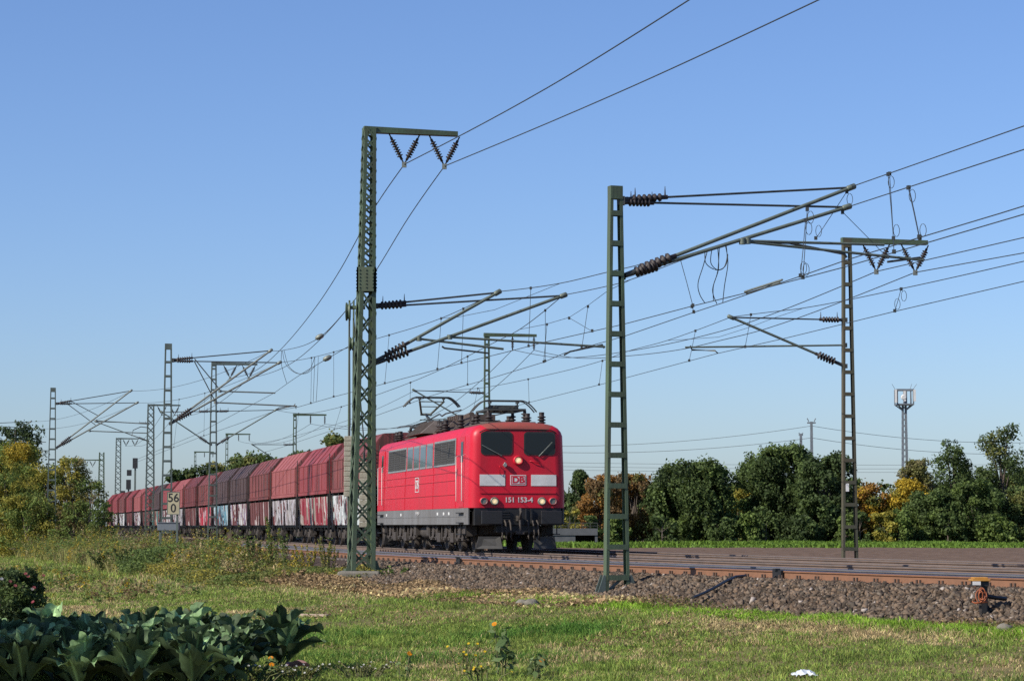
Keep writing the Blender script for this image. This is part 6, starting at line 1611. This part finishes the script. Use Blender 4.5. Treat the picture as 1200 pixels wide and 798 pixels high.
weed('garden_flower', 'marigold plant with two orange blooms at the right end of the cabbages', 322, 28.7, .30, .5, .06, SF, 6, 16, (.72, .27, .01), 2, .034, 'garden flowers at the bottom edge', 'flower')
weed('chickweed', 'light green weed with white blossoms in front of the cabbages', 290, 28.4, .26, 1.3, .045, [((.15, .17, .05), 3), (LG, 2)], 34, 16, (.62, .62, .58), 22, .014, 'low white flowering weeds', 'weed')
weed('chickweed', 'light green weed with white blossoms at the cabbage corner', 352, 28.8, .22, .8, .045, [((.15, .17, .05), 3), (OL, 2)], 24, 14, (.62, .62, .58), 18, .014, 'low white flowering weeds', 'weed')
weed('chickweed', 'low pale flowering weed at the bottom edge right of the cabbages', 425, 29.3, .2, 1.0, .04, [((.13, .14, .06), 3), (OL, 2)], 26, 14, (.58, .56, .52), 18, .013, 'low white flowering weeds', 'weed')
weed('chickweed', 'white flowering weed behind the cabbages at left', 92, 34.0, .40, 1.1, .05, WC, 20, 16, (.66, .66, .62), 16, .02, 'low white flowering weeds', 'weed')
# rose bush at the left edge
def rose_bush():
    Y = 34.0; x = (14 - 600) / FPX * Y; zb = gz(x, Y); root = empty('rose_bush'); tag(root, 'dark green rose bush with pink and white blooms at the left edge', 'bush')
    crown('foliage', root, (x, Y, zb), 1.15, 1.22, .02, [(DG, 4), (MG, 2)], .055, 26, .8, 'bush', .2)
    mb = MB()
    for k in range(7): a = k * .9; mb.path([(x, Y, zb - .05), (x + .2 * math.cos(a), Y + .2 * math.sin(a), zb + .5), (x + .4 * math.cos(a), Y + .4 * math.sin(a), zb + 1.0)], [.014, .010, .005], 6)
    mb.build('stems', M['bark'], root)
    for (px, py, c) in ((18, 686, (.45, .13, .13)), (30, 672, (.42, .12, .12)), (33, 675, (.42, .12, .12)), (51, 674, (.42, .14, .12)), (40, 688, (.40, .10, .11)), (38, 690, (.5, .45, .42)), (38.5, 705, (.40, .08, .10)), (2, 678, (.6, .58, .56)), (12, 681, (.42, .13, .13))):
        flower_head(root, P(px, py, Y - .45), .026, tuple(q * .8 for q in c))
rose_bush()

# ------------------------------------------------------------------ cabbage bed
def cabbage_leaf(L, Wd, curl, up, az, base, ruff, seed, tone):
    """one long-stalked leaf: stalk, raised midrib, ruffled blade"""
    rs = np.random.default_rng(seed); nu, nv = 22, 11; V = np.zeros((nu, nv, 3)); C = np.zeros((nu, nv, 3))
    ph1, ph2 = rs.uniform(0, 6.28, 2)
    for i in range(nu):
        u = i / (nu - 1)
        ang = up - curl * u ** 2.2                      # elevation angle along the leaf
        if i == 0: pos = np.array([0., 0.])
        else: pos = pos + np.array([math.cos(ang), math.sin(ang)]) * L / (nu - 1)
        wdt = Wd * (.10 + (0 if u < .22 else math.sin(math.pi * min(1, ((u - .22) / .78)) ** .75) ** .75 * .95))
        if u >= .999: wdt = Wd * .12
        for j in range(nv):
            v = -1 + 2 * j / (nv - 1); av = abs(v)
            rf = ruff * av ** 2 * (math.sin(u * 15 + ph1 + (3 if v > 0 else 0)) + .5 * math.sin(u * 27 + ph2)) * (1 if u > .25 else 0)
            cup = .30 * av ** 1.6 * wdt
            side = v * wdt * .5 * (1 - .12 * av)
            x = pos[0] - math.sin(ang) * (cup + rf) ; z = pos[1] + math.cos(ang) * (cup + rf)
            V[i, j] = (x, side + .3 * rf * math.copysign(1, v), z)
            vein = (math.exp(-(v / .09) ** 2)); sv = max(0, math.sin(u * 40 - av * 9)) ** 6 * .35
            C[i, j] = np.array([.078, .120, .054]) * tone * (1 + 1.5 * vein + 1.4 * sv) + np.array([.03, .05, .01]) * vein
    V = V.reshape(-1, 3); ca, sa = math.cos(az), math.sin(az)
    W_ = np.stack([V[:, 0] * ca - V[:, 1] * sa, V[:, 0] * sa + V[:, 1] * ca, V[:, 2]], -1) + base
    idx = np.arange(nu * nv).reshape(nu, nv); F = np.stack([idx[:-1, :-1], idx[:-1, 1:], idx[1:, 1:], idx[1:, :-1]], -1).reshape(-1, 4)
    return W_, F, C.reshape(-1, 3)
def cabbage_proto(seed, h_):
    random.seed(seed); root = empty('cabbage_plant'); Vs, Fs, Cs = [], [], []; o = 0
    nl = 23
    for k in range(nl):
        f = k / nl; az = k * 2.4 + random.uniform(-.3, .3); up = R_(42 + 44 * f + random.uniform(-10, 8)); L = h_ * (.72 + .22 * (1 - f) + random.uniform(-.06, .10)); Wd = h_ * random.uniform(.24, .44)
        zz = h_ * (.06 + .30 * f)
        V, F, C = cabbage_leaf(L, Wd, random.uniform(.3, 1.6), up, az, np.array([.02 * math.cos(az), .02 * math.sin(az), zz]), (.026 + .022 * random.random()), seed * 100 + k, random.choice([.35, .6, .9, 1.3, 2.4]) * (.75 + .4 * f))  # leaf tones paint in highlights and shade, upper leaves lighter
        Vs.append(V); Fs.append(F + o); Cs.append(C); o += len(V)
    np_mesh('leaves', np.concatenate(Vs), np.concatenate(Fs), M['cabbage'], np.concatenate(Cs), root, smooth=True)
    mb = MB(); mb.path([(0, 0, -.08), (.01, 0, .15 * h_), (0, 0, .42 * h_)], [.026, .024, .018], 8); mb.build('stalk', M['stem'], root)
    return root
CABG = 'cabbage plants in the garden bed'
protos = [cabbage_proto(s, .80) for s in (3, 8, 15, 21)]
random.seed(5); used = set(); kk = 0
rows = [(31.1, 6, -7.2, -2.95), (30.2, 5, -7.2, -3.25), (29.3, 5, -7.0, -3.35), (28.4, 5, -6.9, -3.4), (27.5, 5, -6.7, -3.3), (26.7, 4, -6.5, -3.3)]
for ri, (Yr, _, xa_, xb_) in enumerate(rows):
    xx = xb_ - (.18 if ri % 2 else 0)
    first = True
    while xx > xa_:
        pi = kk % 4; o = protos[pi] if pi not in used else copy_tree(protos[pi]); used.add(pi)
        yy = Yr + random.uniform(-.12, .12); o.location = (xx, yy, gz(xx, yy) - .02); o.rotation_euler = (0, 0, random.uniform(0, 6.28)); sc = random.uniform(.84, 1.08) * (.9 if ri > 2 else 1); o.scale = (sc, sc, sc)
        if ri == 0 and first: lab = 'outermost cabbage plant at the right back corner of the bed, with spreading grey green leaves'
        else: lab = 'blue green leafy cabbage plant standing crowded in the garden bed'
        tag(o, lab, 'cabbage', CABG); first = False; kk += 1; xx -= random.uniform(.50, .66)
def garden_tree():
    x, y = -13.4, 24.2; zb = gz(x, y); root = empty('garden_tree'); tag(root, 'loose garden tree outside the left frame edge shading the cabbages', 'tree')
    o, lobes = crown('crown', root, (x, y, zb), 5.4, 7.4, 3.0, [(MG, 3), (LG, 2)], .16, 22, .9, 'round', .26, .12)
    mb = MB(); mb.path([(x, y, zb - .2), (x + .1, y, zb + 2.6), (x, y + .1, zb + 5.5)], [.16, .12, .05], 8)
    for (c, rl) in lobes[::4]: mb.path([(x + .05, y, zb + 2.4), ((x + c[0]) / 2, (y + c[1]) / 2, (zb + 2.6 + c[2]) / 2), tuple(c)], [.07, .05, .015], 6)
    mb.build('trunk', M['bark'], root)
garden_tree()
# fallen pinkish leaf, bare plank, plastic bag, stones
def fallen_leaf():
    Y = 29.9; c = P(347, 781, Y); root = empty('wilted_leaf'); tag(root, 'large wilted pinkish brown leaf lying at the right end of the cabbages', 'leaf')
    V, F, C = cabbage_leaf(.42, .24, .9, .5, .15, np.array([c.x - .22, c.y, gz(c.x, c.y) + .03]), .012, 4, 1.0)
    C = np.ones_like(C) * np.array([.30, .17, .15]) * rng.uniform(.85, 1.1, (len(C), 1))
    np_mesh('blade', V, F, M['cabbage'], C, root, smooth=True)
    mb = MB(); mb.tube((c.x - .34, c.y, gz(c.x, c.y) + .02), (c.x - .20, c.y, gz(c.x, c.y) + .04), .012, .016); mb.build('stalk', M['wood'], root)
fallen_leaf()
def plank():
    a = P(346, 722, 46.8); b = P(386, 727, 46.0); za_, zb_ = gz(a.x, a.y), gz(b.x, b.y); mb = MB()
    mb.bar((a.x, a.y, za_ + .03), (b.x, b.y, zb_ + .03), .16, .05); tag(mb.build('wooden_plank', mat('pale_plank', (.36, .27, .20), .85, col2=(.25, .18, .13), scale=6, stretch=(.3, 1, 1)), bevel=.01), 'pale old plank lying in the grass behind the cabbages', 'plank')
plank()
def ground_hit(px, py):
    Y = min(np.arange(20, 120, .05), key=lambda q: abs(P(px, py, q).z - gz(P(px, py, q).x, q))); return P(px, py, float(Y))
def bag():
    c = ground_hit(943, 794); x, y = c.x, c.y; z = gz(x, y); nu, nv = 16, 14; V = []
    for i in range(nu):
        for j in range(nv):
            u = i / (nu - 1) * 2 - 1; v = j / (nv - 1) * 2 - 1
            hgt = max(0, 1 - u * u * .9) * max(0, 1 - v * v * .95) * .055 + .07 * (fbm(np.array([u * 5 + 5]), np.array([v * 3]), 5)[0] - .4) + .03
            V.append((x + u * .13 + .025 * math.sin(v * 5), y + v * .07 + .015 * math.sin(u * 6), z + max(.005, hgt)))
    idx = np.arange(nu * nv).reshape(nu, nv); F = np.stack([idx[:-1, :-1], idx[1:, :-1], idx[1:, 1:], idx[:-1, 1:]], -1).reshape(-1, 4)
    o = np_mesh('plastic_bag', np.array(V), F, M['plastic'], None, smooth=True); tag(o, 'crumpled white plastic bag lying in the grass at the bottom right', 'bag')
bag()
def stone(px, py, Y, r, lab, seed):
    c = P(px, py, Y); rs = np.random.default_rng(seed); z = gz(c.x, c.y); mb = MB(); pr = []
    bm = []; n1, n2 = 8, 10; V = []; 
    for i in range(n1 + 1):
        th = math.pi * i / n1
        for j in range(n2):
            ph = 2 * math.pi * j / n2; k = r * (1 + rs.uniform(-.22, .22)); V.append((c.x + 1.3 * k * math.sin(th) * math.cos(ph), c.y + k * math.sin(th) * math.sin(ph), z + r * .4 + .75 * k * math.cos(th)))
    F = [[i * n2 + j, i * n2 + (j + 1) % n2, (i + 1) * n2 + (j + 1) % n2, (i + 1) * n2 + j] for i in range(n1) for j in range(n2)]
    o = np_mesh('stone', np.array(V), np.array(F), M['concrete']); tag(o, lab, 'stone', 'loose stones in the grass')
stone(612, 711, 45.5, .09, 'grey stone in the grass left of the channel mast, left of two', 3); stone(622, 712, 45.2, .11, 'grey stone in the grass left of the channel mast, right of two', 4)
stone(1177, 733, 33.8, .09, 'pale stone at the ballast foot at the right edge', 6)
